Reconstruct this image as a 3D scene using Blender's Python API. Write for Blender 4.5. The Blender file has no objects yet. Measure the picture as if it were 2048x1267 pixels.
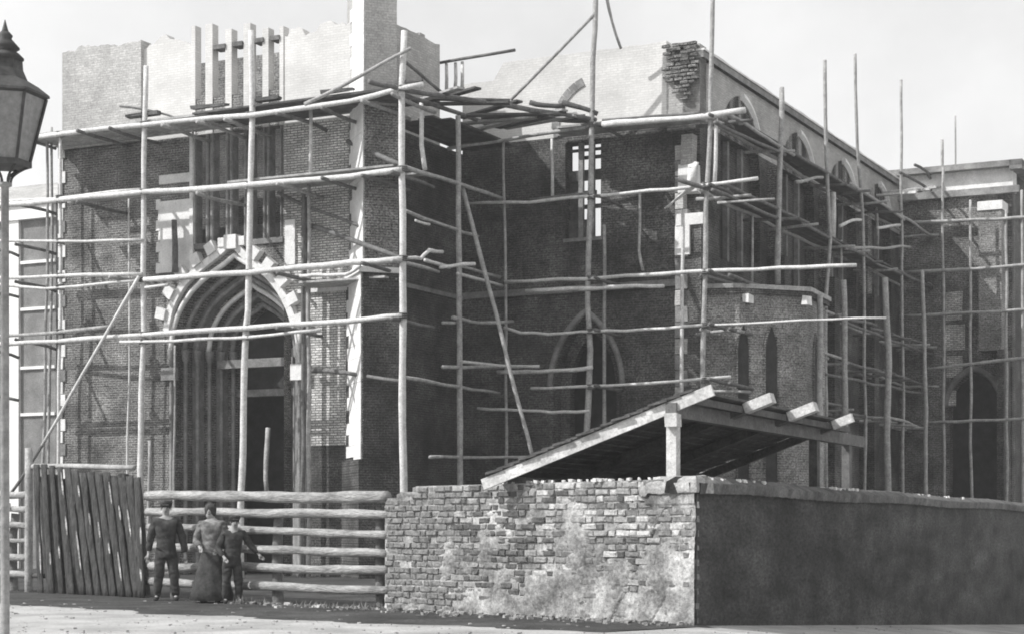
import bpy, bmesh, math, random
from mathutils import Vector, Matrix, noise
random.seed(7)
C = bpy.context.scene.collection
SC = bpy.context.scene
PI = math.pi
HAZE = .0009
# ---------------------------------------------------------------- camera
CAMH = 1.25; F = 3646.0; CX = 1024.0; HY = 1060.0
cam_d = bpy.data.cameras.new('camera'); cam = bpy.data.objects.new('camera', cam_d); C.objects.link(cam)
cam.location = (0, 0, CAMH); cam.rotation_euler = (PI/2, 0, 0)
cam_d.sensor_width = 36; cam_d.lens = F/2048*36; cam_d.shift_y = (HY-633.5)/2048
SC.cycles.filter_width = 1.85
cam_d.clip_start = 0.1; cam_d.clip_end = 3000
SC.camera = cam
# ---------------------------------------------------------------- light
SUN_AZ = Vector((-0.95, -0.31, 0)).normalized(); SUN_EL = math.radians(42)
sd = SUN_AZ*math.cos(SUN_EL) + Vector((0, 0, math.sin(SUN_EL)))
sun_d = bpy.data.lights.new('sun', 'SUN'); sun_d.energy = 4.8; sun_d.angle = math.radians(0.6); sun_d.color = (1, .995, .985)
sun = bpy.data.objects.new('sun', sun_d); C.objects.link(sun)
sun.rotation_euler = (-sd).to_track_quat('-Z', 'Y').to_euler(); sun.location = (-30, -10, 40)
W = bpy.data.worlds.new('World'); SC.world = W; W.use_nodes = True
nt = W.node_tree; nt.nodes.clear()
def wn(t, **k):
    n = nt.nodes.new(t)
    for a, b in k.items(): setattr(n, a, b)
    return n
sky = wn('ShaderNodeTexSky', sky_type='NISHITA', sun_disc=False, sun_elevation=SUN_EL, sun_rotation=math.atan2(sd.x, sd.y))
sky.dust_density = 3.0
bw = wn('ShaderNodeRGBToBW'); tc = wn('ShaderNodeTexCoord')
no = wn('ShaderNodeTexNoise'); no.inputs['Scale'].default_value = 3.0; no.inputs['Detail'].default_value = 7; no.inputs['Roughness'].default_value = .62
rmp = wn('ShaderNodeMapRange'); rmp.inputs['From Min'].default_value = .3; rmp.inputs['From Max'].default_value = .7
rmp.inputs['To Min'].default_value = .78; rmp.inputs['To Max'].default_value = 1.06
# thin even overcast veil mixed over the sky
mx = wn('ShaderNodeMath', operation='MULTIPLY_ADD'); mx.inputs[1].default_value = .35; mx.inputs[2].default_value = 6.75
mul = wn('ShaderNodeMath', operation='MULTIPLY')
bg = wn('ShaderNodeBackground'); bg.inputs['Strength'].default_value = 0.13
out = wn('ShaderNodeOutputWorld')
L = nt.links
L.new(sky.outputs[0], bw.inputs[0]); L.new(bw.outputs[0], mx.inputs[0])
L.new(tc.outputs['Generated'], no.inputs['Vector']); L.new(no.outputs[0], rmp.inputs[0])
L.new(mx.outputs[0], mul.inputs[0]); L.new(rmp.outputs[0], mul.inputs[1])
L.new(mul.outputs[0], bg.inputs['Color']); L.new(bg.outputs[0], out.inputs[0])
SC.view_settings.view_transform = 'Standard'; SC.view_settings.look = 'None'
SC.view_settings.exposure = 0; SC.view_settings.gamma = 1; SC.view_settings.use_curve_mapping = False

# ---------------------------------------------------------------- frames
TH = math.atan2(1826, 3646); cT, sT = math.cos(TH), math.sin(TH)
O0 = Vector((-219/F*46, 46, 0))
CH = Matrix.Translation(O0) @ Matrix.Rotation(-TH, 4, 'Z')      # church frame: x along the west front, y into depth
WI = Matrix.Identity(4)
def P(px, py, d=None, a=None):
    t = (px-CX)/F
    if a is None: a = (t*(O0.y+cT*d) - O0.x - sT*d)/(cT+sT*t)
    else: d = (t*(O0.y-sT*a) - O0.x - cT*a)/(sT-cT*t)
    Y = O0.y - sT*a + cT*d
    return Vector((a, d, CAMH+(HY-py)/F*Y))
def PW(px, py, Y): return Vector(((px-CX)/F*Y, Y, CAMH+(HY-py)/F*Y))

# ---------------------------------------------------------------- mesh helpers
class MB:
    def __init__(s): s.v = []; s.f = []
    def add(s, vs, fs):
        n = len(s.v); s.v += [Vector(v) for v in vs]; s.f += [tuple(i+n for i in f) for f in fs]; return s
    def box(s, x0, x1, y0, y1, z0, z1, M=None, jit=0):
        vs = [Vector((x, y, z)) for z in (z0, z1) for y in (y0, y1) for x in (x0, x1)]
        if jit: vs = [v+Vector([random.uniform(-jit, jit) for _ in range(3)]) for v in vs]
        if M is not None: vs = [M @ v for v in vs]
        return s.add(vs, [(0,2,3,1),(4,5,7,6),(0,1,5,4),(2,6,7,3),(0,4,6,2),(1,3,7,5)])
    def prism(s, pts, z0, z1):      # plan polygon, ccw
        n = len(pts); vs = [(p[0], p[1], z0) for p in pts]+[(p[0], p[1], z1) for p in pts]
        return s.add(vs, [tuple(range(n-1, -1, -1)), tuple(range(n, 2*n))]+[(i, (i+1) % n, n+(i+1) % n, n+i) for i in range(n)])
    def tube(s, pts, rad, sides=8, caps=True):
        pts = [Vector(p) for p in pts]; n = len(pts)
        if not hasattr(rad, '__len__'): rad = [rad]*n
        vs = []; ref = None
        for i, p in enumerate(pts):
            t = (pts[min(i+1, n-1)]-pts[max(i-1, 0)]).normalized()
            if ref is None: ref = t.cross(Vector((.31, .17, 1)) if abs(t.z) < .8 else Vector((1, .2, .1))).normalized()
            ref = (ref - t*ref.dot(t)).normalized(); b = t.cross(ref)
            for k in range(sides):
                w = 2*PI*k/sides; vs.append(p+(ref*math.cos(w)+b*math.sin(w))*rad[i])
        fs = [(i*sides+k, i*sides+(k+1) % sides, (i+1)*sides+(k+1) % sides, (i+1)*sides+k) for i in range(n-1) for k in range(sides)]
        if caps: fs += [tuple(range(sides-1, -1, -1)), tuple((n-1)*sides+k for k in range(sides))]
        return s.add(vs, fs)
    def lathe(s, prof, sides=16, c=(0, 0, 0), rot=0, cap=True):
        vs = [(c[0]+r*math.cos(2*PI*k/sides+rot), c[1]+r*math.sin(2*PI*k/sides+rot), c[2]+z) for r, z in prof for k in range(sides)]
        n = len(prof)
        fs = [(i*sides+k, i*sides+(k+1) % sides, (i+1)*sides+(k+1) % sides, (i+1)*sides+k) for i in range(n-1) for k in range(sides)]
        if cap: fs += [tuple(range(sides-1, -1, -1)), tuple((n-1)*sides+k for k in range(sides))]
        return s.add(vs, fs)
RM = {}
def mesh_of(name, mb, mat, T=None, smooth=False):
    me = bpy.data.meshes.new(name)
    me.from_pydata([tuple(T @ v) if T is not None else tuple(v) for v in mb.v], [], mb.f)
    me.materials.append(mat)
    if smooth: me.polygons.foreach_set('use_smooth', [True]*len(me.polygons))
    me.update(); return me
def obj(name, mb, mat, root=None, frame=WI, smooth=False, label=None, kind=None):
    T = frame if root is None else RM[root.name].inverted() @ frame
    o = bpy.data.objects.new(name, mesh_of(name, mb, mat, T, smooth)); C.objects.link(o)
    if root is not None: o.parent = root
    RM[o.name] = RM[root.name] if root is not None else WI.copy()
    if label: o['label'] = label
    if kind: o['kind'] = kind
    return o
def thing(name, label, cat, loc=(0, 0, 0), frame=WI, group=None):
    o = bpy.data.objects.new(name, None); C.objects.link(o); o.empty_display_size = .3
    M = frame @ Matrix.Translation(Vector(loc)); o.matrix_world = M; RM[o.name] = M
    o['label'] = label; o['category'] = cat
    if group: o['group'] = group
    return o
def struct(name, mb, mat, frame=WI, smooth=False):
    return obj(name, mb, mat, None, frame, smooth, kind='structure')

# ---------------------------------------------------------------- materials
def mat(name, c0, c1, scale=4, detail=6, rough=.85, bump=.3, bscale=None, fine=.25, stretch=(1, 1, 1), brick=None, blotch=0, spec=.2, dist=.02):
    m = bpy.data.materials.new(name); m.use_nodes = True; t = m.node_tree; nd = t.nodes; lk = t.links
    bs = nd['Principled BSDF']; bs.inputs['Roughness'].default_value = rough
    bs.inputs['Specular IOR Level'].default_value = spec
    tc = nd.new('ShaderNodeTexCoord'); mp = nd.new('ShaderNodeMapping'); mp.inputs['Scale'].default_value = stretch
    lk.new(tc.outputs['Object'], mp.inputs['Vector'])
    def nz(s, d, r=.6):
        n = nd.new('ShaderNodeTexNoise'); n.inputs['Scale'].default_value = s; n.inputs['Detail'].default_value = d; n.inputs['Roughness'].default_value = r
        lk.new(mp.outputs[0], n.inputs['Vector']); return n.outputs[0]
    def grey(v): return (v, v*.995, v*.985, 1)
    def mth(op, a, b):
        n = nd.new('ShaderNodeMath'); n.operation = op
        for i, q in enumerate((a, b)):
            if isinstance(q, (int, float)): n.inputs[i].default_value = q
            else: lk.new(q, n.inputs[i])
        return n.outputs[0]
    def rng(x, a, b, c, d):
        n = nd.new('ShaderNodeMapRange'); lk.new(x, n.inputs[0])
        for i, q in enumerate((a, b, c, d)): n.inputs[i+1].default_value = q
        return n.outputs[0]
    f = rng(nz(scale, detail), .32, .68, 0, 1)
    mixn = nd.new('ShaderNodeMix'); mixn.data_type = 'RGBA'; mixn.inputs[6].default_value = grey(c0); mixn.inputs[7].default_value = grey(c1)
    lk.new(f, mixn.inputs[0]); col = mixn.outputs[2]
    h = nz(bscale or scale*6, 5)
    if brick:
        sp = nd.new('ShaderNodeSeparateXYZ'); lk.new(tc.outputs['Object'], sp.inputs[0])
        ad = mth('ADD', sp.outputs[0], sp.outputs[1])
        cb = nd.new('ShaderNodeCombineXYZ'); lk.new(ad, cb.inputs[0]); lk.new(sp.outputs[2], cb.inputs[1])
        bt = nd.new('ShaderNodeTexBrick'); lk.new(cb.outputs[0], bt.inputs['Vector'])
        bt.inputs['Scale'].default_value = 1; bt.inputs['Brick Width'].default_value = .23; bt.inputs['Row Height'].default_value = brick[1]
        bt.inputs['Mortar Size'].default_value = .016; bt.inputs['Mortar Smooth'].default_value = .3; bt.inputs['Bias'].default_value = 0
        bt.inputs['Color1'].default_value = grey(1-brick[2]); bt.inputs['Color2'].default_value = grey(1+brick[2]); bt.inputs['Mortar'].default_value = grey(brick[0])
        m2 = nd.new('ShaderNodeMix'); m2.data_type = 'RGBA'; m2.blend_type = 'MULTIPLY'; m2.inputs[0].default_value = 1
        lk.new(col, m2.inputs[6]); lk.new(bt.outputs['Color'], m2.inputs[7]); col = m2.outputs[2]
        h = mth('SUBTRACT', mth('MULTIPLY', h, .5), mth('MULTIPLY', bt.outputs['Fac'], .8))
    if blotch:
        v = rng(nz(.45, 8, .7), .35, .68, 1-blotch, 1+blotch*.7)
        m3 = nd.new('ShaderNodeMix'); m3.data_type = 'RGBA'; m3.blend_type = 'MULTIPLY'; m3.inputs[0].default_value = 1
        lk.new(col, m3.inputs[6]); lk.new(v, m3.inputs[7]); col = m3.outputs[2]
    if fine:
        v = rng(nz(22, 3, .75), .3, .7, 1-fine, 1+fine)
        m3 = nd.new('ShaderNodeMix'); m3.data_type = 'RGBA'; m3.blend_type = 'MULTIPLY'; m3.inputs[0].default_value = 1
        lk.new(col, m3.inputs[6]); lk.new(v, m3.inputs[7]); col = m3.outputs[2]
    lk.new(col, bs.inputs['Base Color'])
    bp = nd.new('ShaderNodeBump'); bp.inputs['Strength'].default_value = bump; bp.inputs['Distance'].default_value = dist
    lk.new(h, bp.inputs['Height']); lk.new(bp.outputs[0], bs.inputs['Normal'])
    return m
M = {}
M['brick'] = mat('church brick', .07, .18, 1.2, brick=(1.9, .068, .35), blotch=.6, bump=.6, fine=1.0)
M['brick_dark'] = mat('church brick in the side walls', .03, .095, 1.2, brick=(1.7, .068, .35), blotch=.6, bump=.6, fine=1.0)  # darker copy of the church brick, shade of these walls in its colour
M['brick_mid'] = mat('greyish brick', .12, .25, 1.2, brick=(1.4, .068, .3), blotch=.45, bump=.5, fine=.9)
M['lamp_post'] = mat('grey painted post', .22, .34, 6, rough=.6, bump=.15)
M['brick_pale'] = mat('brick with sunlight in the colour', .5, .76, 1.5, brick=(.35, .068, .22), blotch=.35, bump=.6, fine=.6)  # paler copy of the church brick, sunlight put into its colour
M['upper'] = mat('upper brickwork with haze in the colour', .55, .66, 1.0, brick=(.9, .068, .06), blotch=.12, bump=.15, fine=.10)  # flare and haze over the upper storey put into a pale brick colour
M['upper_grey'] = mat('grey upper brickwork', .36, .48, 1.0, brick=(.85, .068, .14), blotch=.25, bump=.3, fine=.3)  # greyer upper tone with the same haze paleness in it
M['stone'] = mat('pale sandstone', .62, .80, 3, bump=.4, fine=.15, blotch=.1)
M['stone_grey'] = mat('weathered sandstone', .16, .30, 3, bump=.4, fine=.3, blotch=.3)
M['dark'] = mat('interior masonry with shade in the colour', .02, .05, 3, bump=.3)  # near-black tone, shade of interiors and recesses put into it
M['pole'] = mat('peeled pole wood', .48, .68, 5, stretch=(1, 1, 1), bump=.5, fine=.25, bscale=30)
M['pole_grey'] = mat('grey pole wood', .24, .42, 5, bump=.5, fine=.35, bscale=30)  # mid grey tone, darker than the peeled poles
M['pole_dark'] = mat('dark barked pole', .09, .18, 5, bump=.5, fine=.3, bscale=30)
M['plank'] = mat('scaffold plank', .25, .45, 4, bump=.4, fine=.3)
M['plank_white'] = mat('fresh sawn timber', .38, .72, 2.5, bump=.5, fine=.3, blotch=.15)
M['shed_board'] = mat('old roof board', .05, .12, 4, bump=.5, fine=.3)
M['shed_beam'] = mat('grey beam', .10, .18, 4, bump=.5, fine=.3)
M['log'] = mat('peeled log', .17, .46, 3, stretch=(.5, .5, 3), bump=1, fine=.35, bscale=12, blotch=.25, dist=.04)
M['slab'] = mat('bark slab board', .03, .10, 5, stretch=(3, 3, .6), bump=1, fine=.5, bscale=14, dist=.04)
M['wane'] = mat('pale waney edge', .2, .55, 3, stretch=(1, 1, 2), bump=1, fine=.5)
M['mortar'] = mat('old mortar', .17, .50, 1.8, bump=.8, fine=.45, blotch=.55, bscale=40, dist=.015)
M['mortar_core'] = mat('dark joint mortar', .06, .12, 6, bump=.6)
for i, (a, b) in enumerate(((.06, .14), (.12, .24), (.2, .36), (.34, .52))):
    M['sb%d' % i] = mat('street wall brick tone', a, b, 9, bump=.8, fine=.4, bscale=30, dist=.012)
M['wall_dark'] = mat('plaster with shade in the colour', .030, .085, 1.9, bump=.8, fine=.6, blotch=.55, bscale=14, stretch=(.4, 1, 1))  # shade on the long side wall put into the plaster colour
M['coping'] = mat('plaster coping', .06, .16, 3, bump=.8, fine=.4, blotch=.3)  # darker copy for the shaded wall, shade put into the colour
M['coping_lit'] = mat('plaster coping with sunlight in the colour', .3, .45, 3, bump=.8, fine=.4, blotch=.3)  # paler copy for the sunlit wall, light put into the colour
M['lime'] = mat('crumbled lime', .6, .8, 6, bump=.5)
M['ground'] = mat('street dirt', .26, .46, .8, bump=.6, fine=.25, blotch=.2, bscale=9, dist=.05)
M['verge'] = mat('dark trodden earth', .035, .08, 1.3, bump=.8, fine=.5, blotch=.4, bscale=9, dist=.05)
M['weed'] = mat('dry weeds', .06, .2, 6)
M['metal'] = mat('lamp metal', .05, .09, 6, rough=.6, bump=.15)
M['pane'] = mat('dusty lamp pane', .16, .24, 4, rough=.35, bump=.05, spec=.5)
M['plaster_white'] = mat('white plaster', .7, .85, 2, bump=.2, fine=.1)
M['plaster_grey'] = mat('grey plaster', .16, .26, 2, bump=.3, fine=.35, blotch=.2)
M['skin'] = mat('skin', .28, .36, 8, bump=.05)
M['cloth_dark'] = mat('dark wool', .03, .07, 9, bump=.6, fine=.3)
M['cloth_mid'] = mat('grey linen', .08, .22, 9, bump=.6, fine=.3)
M['cloth_pale'] = mat('pale linen', .42, .62, 9, bump=.6, fine=.3)
M['hair'] = mat('dark hair', .02, .04, 20, bump=.6)
M['sheet'] = mat('pale canvas', .5, .75, 4, bump=.3)

# ---------------------------------------------------------------- ground
def gz(x): return -.106*min(max(0, x-2.41), 26)
g = MB(); xs = [-300, -150, -60, -20, -8, 0, 1.4, 2.41]+[3.4+i*1.3 for i in range(20)]+[60, 150, 300]
ys = [-200, -20, 8, 16, 19, 22, 24, 26, 28, 30, 33, 36, 45, 60, 90, 180, 400]
for j, y in enumerate(ys):
    for x in xs: g.v.append(Vector((x, y, gz(x))))
n = len(xs)
for j in range(len(ys)-1):
    for i in range(n-1): g.f.append((j*n+i, j*n+i+1, (j+1)*n+i+1, (j+1)*n+i))
struct('ground', g, M['ground'], smooth=True)

# street wall line
CO = Vector((2.41, 24, 0)); E1 = Vector((-.688, .726, 0)).normalized(); E2 = Vector((.432, .902, 0)).normalized()
FW = Matrix.Translation(CO) @ Matrix.Rotation(math.atan2(E1.y, E1.x), 4, 'Z')    # y outwards
FR = Matrix.Translation(CO) @ Matrix.Rotation(math.atan2(E2.y, E2.x), 4, 'Z')    # -y outwards
def S(px):   # distance along the street wall line for a photo column
    t = (px-CX)/F; return (CO.x - t*CO.y)/(t*E1.y - E1.x)
def FZ(px, py, off=0):
    s = S(px); Y = CO.y+E1.y*s; return Vector((s, off, CAMH+(HY-py)/F*Y))
# verge: dark trodden earth along the foot of fence and wall
vg = MB(); n = 90
for i in range(n+1):
    s = -0.3+i*(S(-60)+.3)/n
    w = 1.7+.7*noise.noise(Vector((s*.7, 3, 1)))+.25*noise.noise(Vector((s*3, 3, 1)))+(1.6 if s > 6.5 else .55+.16*s)
    for k in range(7):
        q = FW @ Vector((s, w*k/6-.15, 0)); h = .012+.03*max(0, noise.noise(q*2))*(1 if 0 < k < 6 else 0)
        if k == 6: h = .004
        vg.v.append(Vector((q.x, q.y, gz(q.x)+h)))
for i in range(n):
    for k in range(6): a = i*7+k; vg.f.append((a, a+1, a+8, a+7))
struct('verge', vg, M['verge'], smooth=True)

# ---------------------------------------------------------------- wall builder (strips with arched openings)
GU = [(0, 1), (.06, .962), (.15, .915), (.33, .835), (.5, .745), (.67, .63), (.8, .50), (.9, .36), (.96, .22), (1, 0)]
def four(u):
    for (a, p), (b, q) in zip(GU[:-1], GU[1:]):
        if u <= b: return p+(q-p)*(u-a)/(b-a)
    return 0
def arch_top(op, x):
    dx = abs(x-op['c']); hw = op['hw']; r = op.get('rise', 0)
    if r <= 0: return op['zs']
    if op.get('four'): return op['zs']+r*four(min(1, dx/hw))
    c = (r*r-hw*hw)/(2*hw); R = hw+c
    return op['zs']+math.sqrt(max(0, R*R-(dx+c)**2))
def wall(mp, x0, x1, z0, top, y0, y1, ops=(), step=None):
    """mp(x,y,z)->frame coords; y0 front, y1 back"""
    mb = MB(); tp = top if callable(top) else (lambda x: top)
    xs = {round(x0, 4), round(x1, 4)}
    if step: xs |= {round(x0+(x1-x0)*i/int((x1-x0)/step+1), 4) for i in range(int((x1-x0)/step+1))}
    for o in ops:
        k = 30 if o.get('four') else 16 if o.get('rise', 0) > 0 else 1
        xs |= {round(o['c']-o['hw']+2*o['hw']*i/k, 4) for i in range(k+1)}
    xs = sorted(x for x in xs if x0-1e-4 <= x <= x1+1e-4)
    def q(pts):
        n = len(mb.v); mb.v += [Vector(mp(*p)) for p in pts]; mb.f.append(tuple(range(n, n+len(pts))))
    for a, b in zip(xs[:-1], xs[1:]):
        m = (a+b)/2; inside = [o for o in ops if o['c']-o['hw'] < m < o['c']+o['hw']]
        inside.sort(key=lambda o: o['z0'])
        lo = (z0, z0); segs = []
        for o in inside:
            if o['z0'] > lo[0]+1e-3: segs.append((lo, (o['z0'], o['z0'])))
            lo = (arch_top(o, a), arch_top(o, b))
            if o['z0'] > z0+1e-3: q([(a, y0, o['z0']), (b, y0, o['z0']), (b, y1, o['z0']), (a, y1, o['z0'])])
            q([(a, y0, lo[0]), (b, y0, lo[1]), (b, y1, lo[1]), (a, y1, lo[0])])
        segs.append((lo, (tp(a), tp(b))))
        for (l, h) in segs:
            for y in (y0, y1): q([(a, y, l[0]), (b, y, l[1]), (b, y, h[1]), (a, y, h[0])])
        q([(a, y0, tp(a)), (b, y0, tp(b)), (b, y1, tp(b)), (a, y1, tp(a))])
    for x in (x0, x1): q([(x, y0, z0), (x, y1, z0), (x, y1, tp(x)), (x, y0, tp(x))])
    for o in ops:
        for x in (o['c']-o['hw'], o['c']+o['hw']): q([(x, y0, o['z0']), (x, y1, o['z0']), (x, y1, arch_top(o, x)), (x, y0, arch_top(o, x))])
    return mb
west = lambda a, d, z: (a, d, z)
def arch_curve(c, hw, zs, rise, n=18, off=0, four_=False):
    if four_:
        us = [1, .985, .96, .93, .9, .85, .8, .73, .67, .58, .5, .41, .33, .24, .15, .1, .06, 0]
        return [(c-(hw+off)*u, zs+(rise+off*1.2)*four(u)) for u in us]+[(c+(hw+off)*u, zs+(rise+off*1.2)*four(u)) for u in us[::-1][1:]]
    o = dict(c=c, hw=hw+off, zs=zs, rise=rise+off*1.25); cc = (o['rise']**2-o['hw']**2)/(2*o['hw']); R = o['hw']+cc
    th = math.asin(min(1, o['rise']/R)); pts = []
    for i in range(n+1):
        w = th*i/n; pts.append((c-(R*math.cos(w)-cc), zs+R*math.sin(w)))
    return pts+[(2*c-x, z) for x, z in pts[::-1][1:]]

# ================================================================ CHURCH
FD = 1.8; ZP = 12.3          # west front depth, level of the top platform
church = thing('church', 'unfinished roofless brick church with pointed portal and transept, wrapped in pole scaffolding', 'church', (-6.4, FD, 0), CH)
PC = P(470, 500, d=FD).x; PHW = 2.13
aL = P(120, 500, d=FD).x; aR = -2.79
wc = (P(385, 300, d=FD).x+P(566, 300, d=FD).x)/2; whw = (P(566, 300, d=FD).x-P(385, 300, d=FD).x)/2
port = dict(c=PC, hw=PHW, z0=-1, zs=6.35, rise=2.45, four=1)
win = dict(c=wc, hw=whw, z0=9.25, zs=99)
a570 = P(568, 300, d=FD).x
# lower storey: shade put into the left brick tone, sunlight into the right
obj('west_wall', wall(west, aL, a570, -1, ZP, FD, FD+.35, [port, dict(win, zs=ZP+1)]), M['brick'], church, CH)
zlo = P(650, 890, d=FD).z
obj('west_wall', wall(west, PC+PHW, aR+.35, -1, zlo, FD, FD+.35), M['brick_dark'], church, CH)
obj('west_wall', wall(west, a570, aR+.35, zlo, ZP, FD, FD+.35, [dict(port, z0=zlo)]), M['brick_pale'], church, CH, label='sunlit pale brickwork beside the corner buttress')
def rag(s, amp, base): return lambda x: base+amp*noise.noise(Vector((x*1.1, s, 0)))+amp*.45*(noise.cell(Vector((x*2.2, s, 0)))-.5)+amp*.5*noise.noise(Vector((x*5, s, 0)))
a285 = P(287, 200, d=FD).x
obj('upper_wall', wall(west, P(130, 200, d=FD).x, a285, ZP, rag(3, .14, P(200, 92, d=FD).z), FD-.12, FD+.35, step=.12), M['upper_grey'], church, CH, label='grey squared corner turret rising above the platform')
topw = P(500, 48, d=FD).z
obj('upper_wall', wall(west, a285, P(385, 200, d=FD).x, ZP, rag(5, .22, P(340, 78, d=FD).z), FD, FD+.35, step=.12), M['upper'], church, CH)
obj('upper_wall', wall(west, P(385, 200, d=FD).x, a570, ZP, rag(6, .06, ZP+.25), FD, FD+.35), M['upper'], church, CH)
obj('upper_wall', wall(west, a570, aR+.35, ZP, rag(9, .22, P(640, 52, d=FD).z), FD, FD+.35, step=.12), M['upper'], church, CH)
# tower back wall and sides: what one sees through the west window
obj('inner_wall', wall(west, aL+.3, -2.5, -1, 13.3, 5.3, 5.6), M['brick_dark'], church, CH)
obj('inner_wall', wall(west, aL+.3, -2.5, 13.3, 15.4, 5.32, 5.6), M['brick_mid'], church, CH)
obj('side_wall', MB().box(aL, aL+.4, FD+.35, 9, -1, P(130, 265, d=FD).z), M['brick'], church, CH)
# west window: shafts and mullions
ww = obj('west_window', MB().box(wc-whw-.02, wc+whw+.02, FD-.06, FD+.3, 9.1, 9.25), M['stone_grey'], church, CH, label='tall four-light west window with bare stone mullions')
ztop = P(480, 84, d=FD).z
for pxc, wpx, mt in ((388, 9, 'stone'), (419, 17, 'stone'), (458, 15, 'stone'), (495, 16, 'stone'), (532, 14, 'stone'), (564, 9, 'stone')):
    a = P(pxc, 200, d=FD).x; w = wpx/60/2
    mb = MB().box(a-w*.85, a+w*.85, FD-.03, FD+.25, ZP, P(pxc, 52+random.uniform(-6, 14), d=FD).z); obj('mullion', mb, M['upper'], ww, CH)
    mb = MB().box(a-w*.9, a+w*.9, FD+.05, FD+.3, 9.25, ZP)
    for q in (-1, 1): mb.tube([(a+q*w*.55, FD+.03, 9.25), (a+q*w*.55, FD+.03, ZP)], w*.42)
    obj('mullion', mb, M['stone_grey'], ww, CH)
for pxa, pxb, py in ((428, 452, 94), (466, 486, 88), (508, 528, 81), (542, 560, 76)):
    A = P(pxa, py+2, d=FD-.02); B = P(pxb, py-2, d=FD-.02)
    obj('lintel_stub', MB().box(A.x, B.x, FD-.08, FD+.3, A.z-.06, A.z+.06), M['pole_dark'], ww, CH)
# stone dressings each side of the window
dr = obj('stone_dressing', MB().box(P(322, 0, d=FD).x, P(382, 0, d=FD).x, FD-.05, FD+.1, P(340, 545, d=FD).z, P(340, 402, d=FD).z), M['stone'], church, CH)
for k in range(7):
    z = P(340, 545, d=FD).z+k*.3; w = .05 if k % 2 else .14
    obj('block', MB().box(P(322, 0, d=FD).x-w, P(322, 0, d=FD).x, FD-.05, FD+.1, z, z+.28, jit=.01), M['stone'], dr, CH)
obj('stone_band', MB().box(P(320, 0, d=FD).x, P(383, 0, d=FD).x, FD-.05, FD+.1, P(340, 368, d=FD).z, P(340, 350, d=FD).z), M['stone'], church, CH)
obj('stone_dressing', MB().box(P(572, 0, d=FD).x, P(592, 0, d=FD).x, FD-.06, FD+.1, P(580, 530, d=FD).z, P(580, 440, d=FD).z), M['stone'], church, CH)
mb = MB(); mb.box(P(383, 0, d=FD).x, P(390, 0, d=FD).x, FD-.1, FD+.05, P(385, 545, d=FD).z, ZP); obj('shaft', mb, M['stone'], church, CH)
for i in range(34):     # left corner quoins
    z = .2+i*.36; w = .22 if i % 2 else .13
    obj('quoin', MB().box(aL-.04, aL+w, FD-.04, FD+.3, z, z+.34, jit=.008), M['stone' if i % 3 else 'stone_grey'], church, CH)
# portal: receding orders
portal = obj('portal', wall(west, PC-2.45, PC+2.0, -1, 10.0, FD+1.7, FD+1.9, [dict(c=PC, hw=.95, z0=-1, zs=6.35, rise=1.25, four=1)]), M['stone_grey'], church, CH, label='deep pointed portal with stepped stone orders')
orders = 5
for k in range(orders):
    hw = PHW-.22*(k+1); rise = 2.45-.24*(k+1); y0 = FD+.35+k*.27
    obj('order', wall(west, PC-2.5, PC+2.2 if k else PC+2.3, -1, 9.15, y0+.002, y0+.27, [dict(c=PC, hw=hw, z0=-1, zs=6.35, rise=rise, four=1)]), M['stone_grey' if k % 2 else 'brick'], portal, CH)
for k in range(orders+1):
    hw = PHW-.22*k; rise = 2.45-.24*k; y0 = FD+(.0 if k == 0 else .35+(k-1)*.27)
    pts = arch_curve(PC, hw, 6.35, rise, off=.05, four_=True)
    mb = MB().tube([(x, y0-.02, z) for x, z in pts], .075, 8)
    obj('roll_moulding', mb, M['stone' if k in (0, 3) else 'stone_grey'], portal, CH, smooth=True)
    for q in (-1, 1):
        mb = MB().lathe([(.09, 0), (.09, .15), (.065, .2), (.062, 6.0), (.1, 6.1), (.12, 6.32), (.12, 6.35)], 10, (PC+q*(hw+.02), y0-.02, 0))
        obj('colonnette', mb, M['stone_grey'], portal, CH, smooth=True)
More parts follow.
